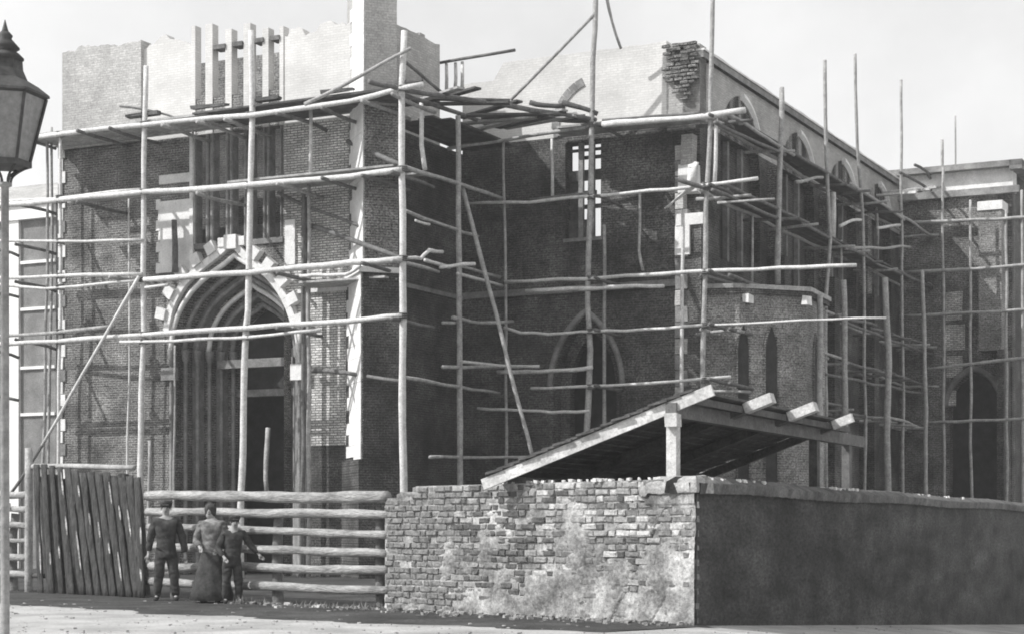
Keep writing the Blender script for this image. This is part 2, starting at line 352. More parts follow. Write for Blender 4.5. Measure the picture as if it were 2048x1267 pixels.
# ogee hood with stone crockets: band blocks and stubs
hood = obj('hood_mould', MB().box(PC-.2, PC+.2, FD-.26, FD-.0, P(468, 500, d=FD).z, P(468, 472, d=FD).z), M['stone'], portal, CH, label='white ogee hood mould with square crockets')
hp = [(338, 662), (344, 626), (356, 594), (373, 567), (395, 545), (417, 527), (441, 509), (457, 493), (467, 474), (477, 494), (493, 511), (514, 528), (538, 548), (559, 571), (575, 598), (588, 628), (595, 655)]
hp = [P(x, y, d=FD) for x, y in hp]
def inter(pts, t):
    d = [0]
    for i in range(1, len(pts)): d.append(d[-1]+(pts[i]-pts[i-1]).length)
    w = t*d[-1]
    for i in range(1, len(pts)):
        if w <= d[i]+1e-6: return pts[i-1].lerp(pts[i], (w-d[i-1])/(d[i]-d[i-1]))
    return pts[-1]
nb = 24
for i in range(nb):
    A = inter(hp, i/nb); B = inter(hp, (i+.97)/nb); t = (B-A).normalized(); nrm = Vector((-t.z, 0, t.x))
    if nrm.z < 0 and abs(t.x) > .1: nrm = -nrm
    if (A.x < PC) == (nrm.x > 0): nrm = -nrm if abs(nrm.z) < .5 else nrm
    vs = []
    for y in (FD-.16, FD+.02):
        for Q, o in ((A, -.1), (B, -.1), (B, .1), (A, .1)): vs.append(Q+nrm*o+Vector((0, y-FD, 0)))
    obj('voussoir', MB().add(vs, [(0, 1, 2, 3), (7, 6, 5, 4), (0, 4, 5, 1), (1, 5, 6, 2), (2, 6, 7, 3), (3, 7, 4, 0)]), M['stone'], hood, CH)
    if i % 2 == 1 and not 10 < i < 14:
        m_ = (A+B)/2; vs = []
        for y in (FD-.24, FD+.0):
            for s_, o in ((-.15, .08), (.15, .08), (.17, .40), (-.14, .40)): vs.append(m_+t*s_+nrm*o+Vector((0, y-FD, 0)))
        obj('crocket', MB().add(vs, [(0, 1, 2, 3), (7, 6, 5, 4), (0, 4, 5, 1), (1, 5, 6, 2), (2, 6, 7, 3), (3, 7, 4, 0)]), M['stone'], hood, CH)
for q in (-1, 1):
    obj('finial_block', MB().box(PC+q*.33-.11, PC+q*.33+.11, FD-.2, FD, hp[8].z-.28, hp[8].z-.03), M['stone'], hood, CH)
obj('impost', MB().box(PC+1.95, PC+2.4, FD-.2, FD+.02, P(600, 760, d=FD).z, P(600, 728, d=FD).z), M['stone'], portal, CH, label='white impost block on the right jamb')
obj('impost', MB().box(PC-2.45, PC-1.95, FD-.12, FD+.02, P(345, 760, d=FD).z, P(345, 735, d=FD).z), M['stone_grey'], portal, CH)
# door zone inside portal
DD = FD+1.62
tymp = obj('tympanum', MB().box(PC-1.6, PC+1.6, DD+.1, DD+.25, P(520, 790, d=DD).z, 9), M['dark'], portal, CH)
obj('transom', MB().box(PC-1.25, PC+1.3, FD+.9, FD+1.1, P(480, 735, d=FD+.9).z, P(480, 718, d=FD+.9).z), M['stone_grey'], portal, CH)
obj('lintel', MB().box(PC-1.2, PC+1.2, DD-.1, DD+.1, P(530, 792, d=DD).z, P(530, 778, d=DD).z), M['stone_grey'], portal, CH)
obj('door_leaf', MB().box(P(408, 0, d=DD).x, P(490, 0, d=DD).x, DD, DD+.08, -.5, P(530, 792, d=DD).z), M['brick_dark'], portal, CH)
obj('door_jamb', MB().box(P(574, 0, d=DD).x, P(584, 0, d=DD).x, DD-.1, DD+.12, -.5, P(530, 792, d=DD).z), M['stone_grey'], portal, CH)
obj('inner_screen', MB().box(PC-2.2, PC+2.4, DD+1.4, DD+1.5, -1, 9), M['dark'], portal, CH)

# diagonal corner buttress
BQ = [Vector((-2.79, 1.8)), Vector((-1.55, .56)), Vector((-.79, 1.32)), Vector((-2.03, 2.56))]
def bpoly(e):      # e: inset of the end and sides
    u = Vector((.707, -.707)); w = Vector((.707, .707))
    return [BQ[0]+w*e+Vector((-.2, .2)), BQ[1]-u*e+w*e, BQ[2]-u*e-w*e, BQ[3]-w*e+Vector((-.2, .2))]
zs1 = 8.05
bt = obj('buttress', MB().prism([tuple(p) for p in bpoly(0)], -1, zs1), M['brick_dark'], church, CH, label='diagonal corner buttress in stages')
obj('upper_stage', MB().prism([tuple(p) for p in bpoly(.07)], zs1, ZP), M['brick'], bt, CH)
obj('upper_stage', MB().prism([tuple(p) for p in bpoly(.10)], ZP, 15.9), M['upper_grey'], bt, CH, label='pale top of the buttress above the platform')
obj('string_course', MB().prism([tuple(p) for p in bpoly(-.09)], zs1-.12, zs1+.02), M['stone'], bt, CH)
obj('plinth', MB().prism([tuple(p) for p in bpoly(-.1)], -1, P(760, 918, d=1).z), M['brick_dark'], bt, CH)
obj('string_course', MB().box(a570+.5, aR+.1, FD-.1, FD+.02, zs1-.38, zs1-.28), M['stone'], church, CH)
# quoin stones on a facing with sunlight put into its pale brick
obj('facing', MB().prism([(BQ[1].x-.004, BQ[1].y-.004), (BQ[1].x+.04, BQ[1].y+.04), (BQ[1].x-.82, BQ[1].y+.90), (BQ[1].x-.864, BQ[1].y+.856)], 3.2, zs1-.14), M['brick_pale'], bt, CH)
uv = Vector((.707, -.707, 0)); nn = Vector((-.707, -.707, 0))
i = 0; z = .9
while z < 15.2:
    h = .30+.05*random.random(); e = .0 if z < zs1 else (.07 if z < ZP else .10)
    if z < zs1 < z+h: h = zs1-.13-z; 
    if h > .1:
        ln = 1.5+.15*random.random() if i % 2 else 1.25+.2*random.random(); ln = ln-e
        if z < 3: ln *= .55
        b0 = Vector((BQ[1].x, BQ[1].y, 0))-uv*e-nn*e
        vs = []
        for o in (-.03, .018+.008*random.random()):
            for s_, zz in ((0, z), (ln, z), (ln, z+h-.007), (0, z+h-.007)): vs.append(b0-uv*s_+nn*o+Vector((0, 0, zz)))
        obj('quoin', MB().add(vs, [(0, 1, 2, 3), (7, 6, 5, 4), (0, 4, 5, 1), (1, 5, 6, 2), (2, 6, 7, 3), (3, 7, 4, 0)]), M['stone'], bt, CH)
    z += max(h, .05)+ (0.15 if h < .3 and z < zs1 < z+h+.3 else 0); i += 1
# tower south wall
south = lambda A: (lambda y, t, z: (A-t, y, z))
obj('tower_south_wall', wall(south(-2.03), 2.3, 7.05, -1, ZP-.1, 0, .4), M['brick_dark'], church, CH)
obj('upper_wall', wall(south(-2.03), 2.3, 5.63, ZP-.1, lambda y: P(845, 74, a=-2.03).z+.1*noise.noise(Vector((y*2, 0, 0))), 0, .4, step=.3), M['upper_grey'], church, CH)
obj('string_course', MB().box(-2.03, -1.95, 2.6, 7, zs1-.12, zs1), M['stone_grey'], church, CH)
# transept west wall
TD = 7.0; TA = 5.33
tdoor = dict(c=P(1172, 0, d=TD).x, hw=1.02, z0=.8, zs=5.3, rise=2.0)
twin = dict(c=P(1166, 0, d=TD).x, hw=.55, z0=9.5, zs=12.2)
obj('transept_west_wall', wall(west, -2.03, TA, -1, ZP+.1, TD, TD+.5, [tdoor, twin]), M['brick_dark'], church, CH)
def ttop(a): return P(1200, 100, d=TD).z + .04*noise.noise(Vector((a*2, 7, 0))) - (.0 if a > -1 else .5)
tarch = dict(c=P(1182, 0, d=TD).x, hw=1.05, z0=ZP+.1, zs=ZP+.35, rise=1.25)
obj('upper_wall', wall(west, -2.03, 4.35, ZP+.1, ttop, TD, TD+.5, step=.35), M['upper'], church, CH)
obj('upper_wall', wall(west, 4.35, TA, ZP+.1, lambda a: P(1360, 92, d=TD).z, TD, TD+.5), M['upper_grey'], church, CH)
tb = obj('springing_arch', MB().box(tarch['c']-1.15, tarch['c']-.9, TD-.04, TD+.01, ZP+.1, ZP+.34), M['stone_grey'], church, CH)
pts = arch_curve(tarch['c'], 1.05, ZP+.35, 1.25, 8)
for i in range(1, 8):
    A = Vector((pts[i-1][0], TD, pts[i-1][1])); B = Vector((pts[i][0], TD, pts[i][1])); t = (B-A).normalized(); nr = Vector((-t.z, 0, t.x))
    vs = [Q+nr*o+Vector((0, y, 0)) for y in (-.035, .1) for Q, o in ((A, -.07), (B, -.07), (B, .17), (A, .17))]
    obj('arch_stone', MB().add(vs, [(0, 1, 2, 3), (7, 6, 5, 4), (0, 4, 5, 1), (1, 5, 6, 2), (2, 6, 7, 3), (3, 7, 4, 0)]), M['stone_grey'], tb, CH)
# door arch dressings and a dark box added behind to keep the doorway black
pts = arch_curve(tdoor['c'], tdoor['hw'], tdoor['zs'], tdoor['rise'], off=.1)
ta = obj('side_doorway', MB().tube([(x, TD-.02, z) for x, z in pts], .09), M['stone_grey'], church, CH, smooth=True, label='pointed side doorway in the transept')
pts = arch_curve(tdoor['c'], tdoor['hw']-.3, tdoor['zs'], tdoor['rise']-.35)
obj('inner_order', wall(west, tdoor['c']-1.2, tdoor['c']+1.2, -1, 8.2, TD+.5, TD+.8, [dict(c=tdoor['c'], hw=.72, z0=-1, zs=5.3, rise=1.6)]), M['brick_dark'], ta, CH)
obj('dark_backing', MB().box(-1.9, TA-.6, TD+2.0, TD+2.2, -1, 9.2), M['dark'], ta, CH)
obj('dark_cover', MB().box(-1.9, TA-.6, TD+.52, TD+2.2, 9.2, 9.3), M['dark'], ta, CH)
# window bars
wv = obj('side_window', MB().box(twin['c']-.6, twin['c']+.6, TD-.05, TD+.2, 9.4, 9.5), M['stone_grey'], church, CH)
for x in (-.12, .22): obj('mullion', MB().box(twin['c']+x-.07, twin['c']+x+.07, TD+.1, TD+.22, 9.5, 12.2), M['stone_grey'], wv, CH)
for z, h, x0, x1 in ((9.5, .55, -.55, .22), (10.35, .12, -.55, .55), (10.7, .16, -.55, .3), (11.15, .3, -.55, .55), (11.75, .1, -.1, .55), (11.98, .08, -.55, .55)):
    obj('boarding', MB().box(twin['c']+x0, twin['c']+x1, TD+.24, TD+.3, z, z+h), M['shed_board'], wv, CH)
obj('boarding', MB().box(twin['c']-.55, twin['c']-.28, TD+.32, TD+.36, 9.5, 11.2), M['shed_board'], wv, CH)
# string courses on the transept
obj('string_course', MB().box(-2, TA-.5, TD-.1, TD+.0, P(1150, 585, d=TD).z, P(1150, 572, d=TD).z), M['stone_grey'], church, CH)
# corner pilaster of the transept with stone quoins
pl = obj('corner_pilaster', MB().box(P(1352, 0, d=TD-.25).x, P(1402, 0, d=TD-.25).x, TD-.25, TD+.02, -1, P(1375, 440, d=TD).z), M['brick_dark'], church, CH)
pa0 = P(1352, 0, d=TD-.25).x; pa1 = P(1402, 0, d=TD-.25).x
for k in range(26):
    z = .8+k*.44; w = .22 if k % 2 else .34
    mt = 'stone_grey' if k % 3 else 'upper_grey'
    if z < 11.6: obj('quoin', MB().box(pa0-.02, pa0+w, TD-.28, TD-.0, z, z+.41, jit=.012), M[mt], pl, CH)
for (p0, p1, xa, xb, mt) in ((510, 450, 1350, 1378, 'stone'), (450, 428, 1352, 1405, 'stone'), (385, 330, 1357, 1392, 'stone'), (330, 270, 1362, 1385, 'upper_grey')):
    obj('stone_block', MB().box(P(xa, 0, d=TD-.34).x, P(xb, 0, d=TD-.34).x, TD-.34, TD, P(1370, p0, d=TD-.3).z, P(1370, p1, d=TD-.3).z, jit=.02), M[mt], pl, CH)
# toothing: ragged dark brick ends at the top corner
tooth = obj('toothed_brickwork', MB().box(P(1348, 0, d=TD-.1).x, P(1385, 0, d=TD-.1).x, TD-.08, TD+.02, P(1360, 170, d=TD).z, P(1360, 96, d=TD).z), M['brick_dark'], church, CH, label='ragged dark toothing of unfinished brickwork')
for k in range(15):
    z = P(1360, 202, d=TD).z+k*.105
    for j in range(4):
        if random.random() < .85 and j >= (2 if k < 2 else 1 if k < 5 else 0) and j <= (2 if k < 4 else 3):
            x = P(1326+j*17+(6 if k % 2 else 0)+random.uniform(-3, 3), 0, d=TD-.12).x
            obj('brick', MB().box(x, x+.22, TD-.16-.05*random.random(), TD-.06, z, z+.075, jit=.01), M['brick' if (k+j) % 3 else 'brick_mid'], tooth, CH)
# transept/choir south wall with broad arched windows
sops = [dict(c=cc, hw=1.75, z0=8.9, zs=11.9, rise=1.9) for cc in (10.3, 15.7, 20.6, 25.2)]
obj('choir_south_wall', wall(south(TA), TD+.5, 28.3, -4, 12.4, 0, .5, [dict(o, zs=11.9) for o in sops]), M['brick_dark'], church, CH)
ztw = P(1410, 97, d=TD).z
for o in sops: pass
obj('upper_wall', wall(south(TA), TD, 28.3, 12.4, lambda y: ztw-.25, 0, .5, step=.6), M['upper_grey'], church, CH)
obj('coping', wall(south(TA+.14), TD-.1, 28.4, ztw-.25, lambda y: ztw-.05+.05*noise.noise(Vector((y*.8, 2, 2))), 0, .7, step=.4), M['stone_grey'], church, CH)
obj('coping_edge', wall(south(TA+.17), TD-.1, 28.4, ztw-.06, lambda y: ztw+.05*noise.noise(Vector((y*.8, 2, 2))), 0, .7, step=.4), M['stone'], church, CH)
for o in sops:
    w_ = obj('choir_window', wall(south(TA-.32), o['c']-1.9, o['c']+1.9, 8.7, 14, 0, .06), M['brick_dark'], church, CH)
    pts = arch_curve(o['c'], 1.75, 11.9, 1.9, 14)[14:26]
    obj('lit_reveal', MB().tube([(TA+.02, y, z) for y, z in pts], .13, 6), M['stone'], w_, CH, label='pale curved strip for the sunlit far reveal of the arch')  # sunlit reveal of the arch put in as a pale strip
    for x in (-.6, .6): obj('mullion', MB().box(TA-.3, TA-.15, o['c']+x-.08, o['c']+x+.08, 8.9, 13.2), M['stone_grey'], w_, CH)
for yb in (13.0, 18.2, 23.0):
    b_ = obj('choir_buttress', MB().box(TA, TA+.55, yb-.3, yb+.3, -4, 9.5), M['brick_dark'], church, CH)
    obj('upper_stage', MB().box(TA, TA+.3, yb-.25, yb+.25, 9.5, 12.2), M['brick'], b_, CH)
# far block (second transept)
FB = 28.2; zc = P(1900, 338, d=FB).z
far_a1 = P(2024, 330, d=FB).x
obj('far_west_wall', wall(west, TA-.4, far_a1, -4, P(1900, 392, d=FB).z, FB, FB+.6, [dict(c=P(1948, 0, d=FB).x, hw=.92, z0=-3, zs=P(1950, 812, d=FB).z, rise=1.25)]), M['brick'], church, CH)
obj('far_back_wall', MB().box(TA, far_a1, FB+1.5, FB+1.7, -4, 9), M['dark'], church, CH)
obj('far_frieze', MB().box(TA-.4, far_a1+.05, FB-.1, FB+.6, P(1900, 392, d=FB).z, P(1900, 345, d=FB).z), M['stone'], church, CH, label='bright stone frieze under the far cornice')
obj('far_cornice', MB().box(TA-.6, far_a1+.45, FB-.5, FB+.6, P(1900, 347, d=FB).z, zc+.05), M['stone_grey'], church, CH)
obj('far_cornice', MB().box(TA-.4, far_a1+.3, FB-.3, FB-.1, P(1900, 392, d=FB).z-.1, P(1900, 384, d=FB).z), M['stone_grey'], church, CH)
obj('far_south_wall', wall(south(far_a1), FB, 50, -4, zc-.3, 0, .5), M['brick_dark'], church, CH)
obj('far_cornice', MB().box(far_a1, far_a1+.45, FB-.5, 50, zc-.3, zc+.05), M['stone_grey'], church, CH)
fb_ = obj('far_buttress', MB().box(P(1957, 0, d=FB-1).x, P(2003, 0, d=FB-1).x, FB-1, FB, P(1980, 700, d=FB-1).z, P(1980, 420, d=FB-1).z), M['brick_mid'], church, CH)
obj('far_arch_moulding', MB().tube([(x, FB-.05, z) for x, z in arch_curve(P(1948, 0, d=FB).x, .92, P(1950, 812, d=FB).z, 1.25, off=.12)], .13, 7), M['stone_grey'], church, CH, smooth=True)
obj('lower_stage', MB().box(P(1994, 0, d=FB-1.2).x, P(2008, 0, d=FB-1.2).x, FB-1.2, FB-.02, -4, P(1980, 700, d=FB-1).z), M['brick_dark'], fb_, CH)
obj('weathering', MB().box(P(1955, 0, d=FB-1).x, P(2005, 0, d=FB-1).x, FB-1.05, FB, P(1980, 420, d=FB-1).z, P(1980, 402, d=FB-1).z), M['stone'], fb_, CH)
for (x0, x1, y0, y1) in ((1893, 1925, 585, 640), (1893, 1930, 650, 700), (1893, 1926, 712, 755), (1893, 1912, 780, 810)):
    obj('light_patch', MB().box(P(x0, 0, d=FB).x, P(x1, 0, d=FB).x, FB-.06, FB+.02, P(x0, y1, d=FB).z, P(x0, y0, d=FB).z, jit=.03), M['brick_pale'], church, CH)  # sunlit spots between shadows put on the wall as pale patches
# polygonal annex
Q = [(TA-.1, 7.15), (6.3, 7.5), (7.71, 9.0), (7.56, 11.28), (TA-.1, 12.4)]
zt = CAMH+492/F*49.9
annex = obj('annex', MB().prism(Q, -4, zt-.25), M['brick_mid'], church, CH, label='low polygonal annex with narrow lancets and a rounded stone cornice')
def scl(Q, k):
    c = Vector((TA, 9.6)); return [((Vector(p)-c)*k+c) for p in Q]
QS = [tuple(p) for p in scl(Q, 1.05)]
obj('cornice', MB().prism(QS, zt-.25, zt-.12), M['brick_dark'], annex, CH)
obj('cornice', MB().prism([tuple(p) for p in scl(Q, 1.07)], zt-.12, zt), M['plank'], annex, CH)
n0 = len(QS); cap = MB().add([(p[0], p[1], zt) for p in QS]+[(TA, 9.7, zt+.25)], [(i, (i+1) % n0, n0) for i in range(n0)])
obj('roof', cap, M['stone_grey'], annex, CH)
def lancet(A, B, u, hw, z0, zs, rise, root):
    A = Vector((*A, 0)); B = Vector((*B, 0)); t = (B-A).normalized(); nr = Vector((t.y, -t.x, 0)); c = (B-A).length*u
    mb = MB(); pts = arch_curve(0, hw, zs, rise, 6); poly = [(-hw, z0)]+pts+[(hw, z0)]
    vs = [A+t*(c+x)+nr*.012+Vector((0, 0, z)) for x, z in poly]; mb.add(vs, [tuple(range(len(vs)))])
    l_ = obj('lancet', mb, M['dark'], root, CH)  # flat dark face, shade of the recess put into its colour
    obj('frame', MB().tube([A+t*(c+x)+nr*.02+Vector((0, 0, z)) for x, z in poly], .035, 6), M['brick'], l_, CH)
zz = CAMH+(HY-650)/F*50.3
lancet(Q[1], Q[2], .47, .21, .8, zz-.75, .75, annex)
lancet(Q[1], Q[2], .05, .2, .8, zz-.75, .75, annex)
lancet(Q[2], Q[3], .45, .22, .8, zz-.85, .75, annex)
for (px, py) in ((1494, 595), (1611, 600)):
    v = P(px, py, d=7.55 if px < 1550 else 8.7)
    obj('corbel', MB().box(v.x-.08, v.x+.08, v.y-.1, v.y+.3, v.z-.12, v.z+.1, jit=.03), M['stone'], annex, CH)

# ================================================================ SCAFFOLDS
def wob(A, B, r, amp=None, taper=.85, seg=None, pts=None, sides=7):
    L_ = (B-A).length; seg = seg or max(5, int(L_/.7)); amp = .035 if amp is None else amp; sd_ = random.uniform(0, 99)
    out_ = []; rr = []
    t = (B-A).normalized(); u = t.cross(Vector((.3, .5, .9))).normalized(); w = t.cross(u)
    for i in range(seg+1):
        f = i/seg; e = math.sin(PI*f)**.5 if 0 < f < 1 else 0
        out_.append(A.lerp(B, f)+(u*noise.noise(Vector((f*L_*.35, sd_, 0)))+w*noise.noise(Vector((f*L_*.35, 0, sd_))))*amp*3*e)
        rr.append(r*(1-(1-taper)*f)*(1+.16*noise.noise(Vector((f*L_*2.1, sd_, 5)))))
    return MB().tube(out_, rr, sides)
def pole(root, name, A, B, r=.075, m='pole', amp=None, taper=.85):
    return obj(name, wob(A, B, r, amp, taper), M[m], root, CH, smooth=True)
def polyl(root, name, pts, r=.06, m='pole'):
    o_ = [pts[0]]
    for A, B in zip(pts[:-1], pts[1:]):
        for k in range(1, 4): o_.append(A.lerp(B, k/3)+Vector((random.uniform(-.02, .02), 0, random.uniform(-.02, .02))))
    return obj(name, MB().tube(o_, [r*random.uniform(.85, 1.1) for _ in o_], 7), M[m], root, CH, smooth=True)
def lash(root, p, r=.1):       # rope lashing round a joint
    mb = MB()
    for k in range(3): mb.lathe([(r*1.05, -.02), (r*1.22, 0), (r*1.05, .02)], 8, (p.x+random.uniform(-.01, .01), p.y, p.z-.05+k*.05))
    obj('rope_lashing', mb, M['pole_dark'], root, CH)
def planks(root, a0, a1, d0, d1, z, n, m='plank', along='a'):
    w = (d1-d0)/n
    for k in range(n):
        s0 = a0+random.uniform(-.25, .25); s1 = a1+random.uniform(-.25, .25); y = d0+k*w; dz = random.uniform(0, .03)
        if along == 'a': mb = MB().box(s0, s1, y, y+w*.93, z+dz, z+.05+dz, jit=.008)
        else: mb = MB().box(y, y+w*.93, s0, s1, z+dz, z+.05+dz, jit=.008)
        obj('plank', mb, M[m], root, CH)
s1 = thing('timber_scaffold', 'white peeled-pole scaffold across the west front, in front of the portal', 'scaffold', P(500, 980, d=0)*1.0*Vector((1, 1, 0)).length/1.41421356 if False else (P(500, 980, d=0).x, 0, 0), CH, 'pole scaffolds around the church')
def std(root, pts, r, m='pole', d=0, a=None, base=True, name='standard'):
    q = [P(x, y, d=d) if a is None else P(x, y, a=a) for x, y in pts]
    if base:
        e = q[-1].copy(); e.z = -.2 if e.x < 3 else -1.5; q.append(e)
    o_ = []; rr = []; s_ = random.uniform(0, 50); tot = 0
    for A, B in zip(q[:-1], q[1:]):
        n = max(2, int((B-A).length/.5))
        for k in range(n):
            p = A.lerp(B, k/n); tot += .5
            o_.append(p+Vector((noise.noise(Vector((tot*.5, s_, 0)))*.05, noise.noise(Vector((tot*.5, 0, s_)))*.04, 0)))
    o_.append(q[-1]); n = len(o_)
    rr = [r*(.8+.2*i/n)*(1+.15*noise.noise(Vector((i*.9, s_, 3)))) for i in range(n)]
    return obj(name, MB().tube(o_, rr, 8), M[m], root, CH, smooth=True)
std(s1, [(808, 62), (803, 180), (806, 520), (805, 640), (806, 975)], .105)
std(s1, [(503, 62), (505, 225), (500, 400), (496, 620), (492, 660), (482, 985)], .1)
std(s1, [(291, 132), (289, 240), (287, 600), (280, 940)], .09)
std(s1, [(121, 262), (120, 600), (117, 950)], .055)
std(s1, [(258, 385), (258, 700), (255, 950)], .035, d=1.1, m='pole')
std(s1, [(104, 255), (104, 560), (100, 700), (96, 940)], .05, d=1.2, m='pole_grey')
std(s1, [(95, 265), (95, 560), (90, 700), (86, 940)], .05, d=.9, m='pole_grey')
std(s1, [(607, 380), (606, 985)], .07, d=1.25, m='pole_dark')
std(s1, [(617, 360), (617, 985)], .07, d=1.3, m='pole_grey')
std(s1, [(612, 395), (612, 985)], .06, d=1.45, m='pole_dark')
std(s1, [(622, 212), (621, 350)], .06, d=.9, m='pole', base=False)
std(s1, [(347, 440), (350, 545)], .1, d=1.5, m='pole_dark', base=False, name='prop')
std(s1, [(385, 260), (385, 400)], .04, d=1.5, m='pole', base=False, name='prop')
std(s1, [(350, 690), (347, 960)], .04, d=1.0, m='pole_grey')
std(s1, [(300, 880), (297, 990)], .06, d=.4, m='pole_grey')
lv = [  # west front ledgers: photo polylines, radius, material
    ([(60, 276), (290, 249), (505, 230), (700, 202), (846, 168)], .07, 'pole'),
    ([(-40, 415), (110, 402), (290, 384), (500, 371), (700, 353), (805, 338)], .08, 'pole'),
    ([(-40, 405), (110, 397), (280, 378)], .045, 'pole'),
    ([(-40, 481), (120, 482), (286, 481)], .04, 'pole'),
    ([(-40, 556), (110, 552), (285, 548)], .055, 'pole'),
    ([(-40, 566), (90, 577), (278, 560)], .045, 'pole'),
    ([(288, 559), (500, 545), (650, 530), (805, 517)], .075, 'pole'),
    ([(290, 575), (335, 571)], .04, 'pole'),
    ([(-40, 676), (110, 664), (228, 652)], .05, 'pole_grey'),
    ([(-40, 688), (110, 683), (290, 668), (492, 655), (700, 641), (806, 631)], .07, 'pole'),
    ([(240, 683), (400, 679), (500, 674), (640, 660)], .045, 'pole'),
    ([(600, 552), (640, 551), (690, 550), (720, 533)], .05, 'pole'),
]
for pts, r, m in lv: polyl(s1, 'ledger', [P(x, y, d=-.12) for x, y in pts], r, m)
for px in (120, 288, 500, 805):
    for (q, r_, m_) in lv:
        for (x, y), (x2, y2) in zip(q[:-1], q[1:]):
            if x <= px < x2+(2 if px == 805 else 0): lash(s1, P(px, y+(y2-y)*(px-x)/(x2-x), d=-.04), .10+r_*.25)
# short horizontals of the left return
for y0, y1 in ((500, 512), (590, 594), (700, 715), (790, 800)):
    pole(s1, 'putlog', P(-40, y0-5, d=-.1), P(38, y1, d=.4), .05, 'pole_dark')
for y in (290, 420, 500, 575, 690): pole(s1, 'putlog', P(30, y-12, d=0), P(112, y+8, d=1.2), .05, 'pole_dark')
# putlogs from ledgers to wall
for px, ys_ in ((160, (255, 397)), (225, (250, 548)), (330, (245,)), (400, (238, 380)), (455, (233,)), (560, (222, 362, 540, 650)), (650, (210, 350)), (730, (196, 345, 520)), (790, (182, 338, 515, 630))):
    for y in ys_:
        A = P(px-6, y+6, d=-.45); B = Vector((A.x+random.uniform(-.1, .1), FD+.05, A.z)); pole(s1, 'putlog', A, B, .055, 'pole_grey' if random.random() < .6 else 'pole_dark')
# platforms
planks(s1, P(60, 0, d=.5).x, P(430, 0, d=.5).x, .05, 1.7, ZP+.06, 6)
planks(s1, P(400, 0, d=.5).x, -.4, -.05, 1.75, ZP+.07, 7, 'shed_board')
zl2 = P(650, 352, d=0).z
planks(s1, P(480, 0, d=.5).x, P(770, 0, d=0).x, .1, 1.6, zl2+.08, 5)
planks(s1, P(130, 0, d=.5).x, P(300, 0, d=0).x, .1, .9, P(200, 395, d=0).z+.06, 3)
planks(s1, P(590, 0, d=.5).x, P(735, 0, d=0).x, .7, 1.7, zs1-.3, 4)
for i in range(5):    # loose board ends
    A = P(255+i*130, 240-i*16, d=.1); obj('plank', MB().box(A.x, A.x+.5+random.random(), .0, .18, A.z+.05, A.z+.13, jit=.03), M['shed_board'], s1, CH)
pole(s1, 'brace', P(278, 553, d=-.2), P(84, 890, d=-.6), .05, 'pole')
pole(s1, 'brace', P(84, 890, d=-.6), P(22, 985, d=-.6), .05, 'pole_dark')
pole(s1, 'brace', P(610, 209, d=-.15), P(822, 97, d=-.15), .055, 'pole_grey')
pole(s1, 'brace', P(240, 213, d=.3), P(362, 241, d=.3), .035, 'pole_dark')
pole(s1, 'brace', P(696, 283, d=1.7), P(806, 331, d=.12), .07, 'pole_dark')
pole(s1, 'brace', P(556, 385, d=1.6), P(740, 461, d=.9), .05, 'pole_dark')
pole(s1, 'brace', P(608, 447, d=1.6), P(806, 517, d=.12), .075, 'pole_dark')
pole(s1, 'brace', P(620, 740, d=1.6), P(806, 762, d=.12), .06, 'pole_dark')
pole(s1, 'brace', P(536, 855, d=1.5), P(534, 985, d=1.2), .07, 'pole_grey')

# south-west return scaffold (corner to inner angle)
s2 = thing('timber_scaffold', 'grey pole scaffold in the angle between tower buttress and transept, with a long leaning brace', 'scaffold', (0, 3, 0), CH, 'pole scaffolds around the church')
std(s2, [(916, 232), (918, 500), (920, 962)], .09, 'pole_grey', a=0)
std(s2, [(1008, 280), (1010, 620), (1012, 900)], .05, 'pole_grey', a=0)
std(s2, [(843, 206), (842, 290), (850, 340)], .07, 'pole', d=1.2, base=False)
def A0(x, y): return P(x, y, a=.0)
def DG(x, y): # on the vertical plane from the corner post to the transept post
    t = (x-CX)/F; k = (t*O0.y-O0.x)/((cT*2.7+sT*5.5)-t*(-sT*2.7+cT*5.5)); a, d = 2.7*k, 5.5*k
    return Vector((a, d, CAMH+(HY-y)/F*(O0.y-sT*a+cT*d)))
for pts, r, m in (
    ([A0(805, 333), A0(918, 368), A0(1002, 397)], .06, 'pole_grey'),
    ([A0(812, 422), A0(912, 460), A0(955, 474)], .045, 'pole_grey'), ([A0(831, 441), A0(858, 450)], .035, 'pole'),
    ([A0(812, 516), A0(842, 517), A0(859, 500), A0(884, 503)], .05, 'pole'),
    ([A0(850, 520), A0(899, 536)], .05, 'pole'), ([P(880, 535, a=.2), P(949, 527, a=.6)], .05, 'pole'),
    ([A0(915, 531), A0(1000, 555)], .045, 'pole_grey'), ([A0(915, 547), A0(1004, 571)], .045, 'pole'),
    ([A0(905, 635), A0(959, 646), P(1027, 644, a=.3)], .05, 'pole_grey'), ([A0(885, 645), A0(912, 645)], .04, 'pole_grey'),
    ([A0(918, 722), A0(1000, 731), P(1078, 732, d=5.2)], .05, 'pole'), ([A0(885, 733), A0(1005, 734)], .05, 'pole_grey'),
    ([A0(806, 754), A0(918, 773), A0(1000, 786)], .05, 'pole_grey'),
    ([A0(860, 913), A0(960, 913), P(1094, 912, d=5.3)], .045, 'pole_grey'),
    ([DG(738, 163), DG(805, 180), DG(1000, 209), DG(1192, 240)], .065, 'pole_dark'),
    ([P(805, 190, a=0), P(918, 228, a=0), P(1000, 255, a=0)], .06, 'pole_dark'),
    ([P(895, 298, d=4.5), P(1000, 282, d=5.6), P(1188, 252, d=5.6)], .05, 'pole_grey'),
): polyl(s2, 'ledger', pts, r, m)
pole(s2, 'brace', P(925, 376, a=-.1), P(1068, 925, d=3.2), .065, 'pole_grey')
pole(s2, 'brace', P(1188, 30, d=5.5), P(1022, 200, d=5.4), .05, 'pole_grey')
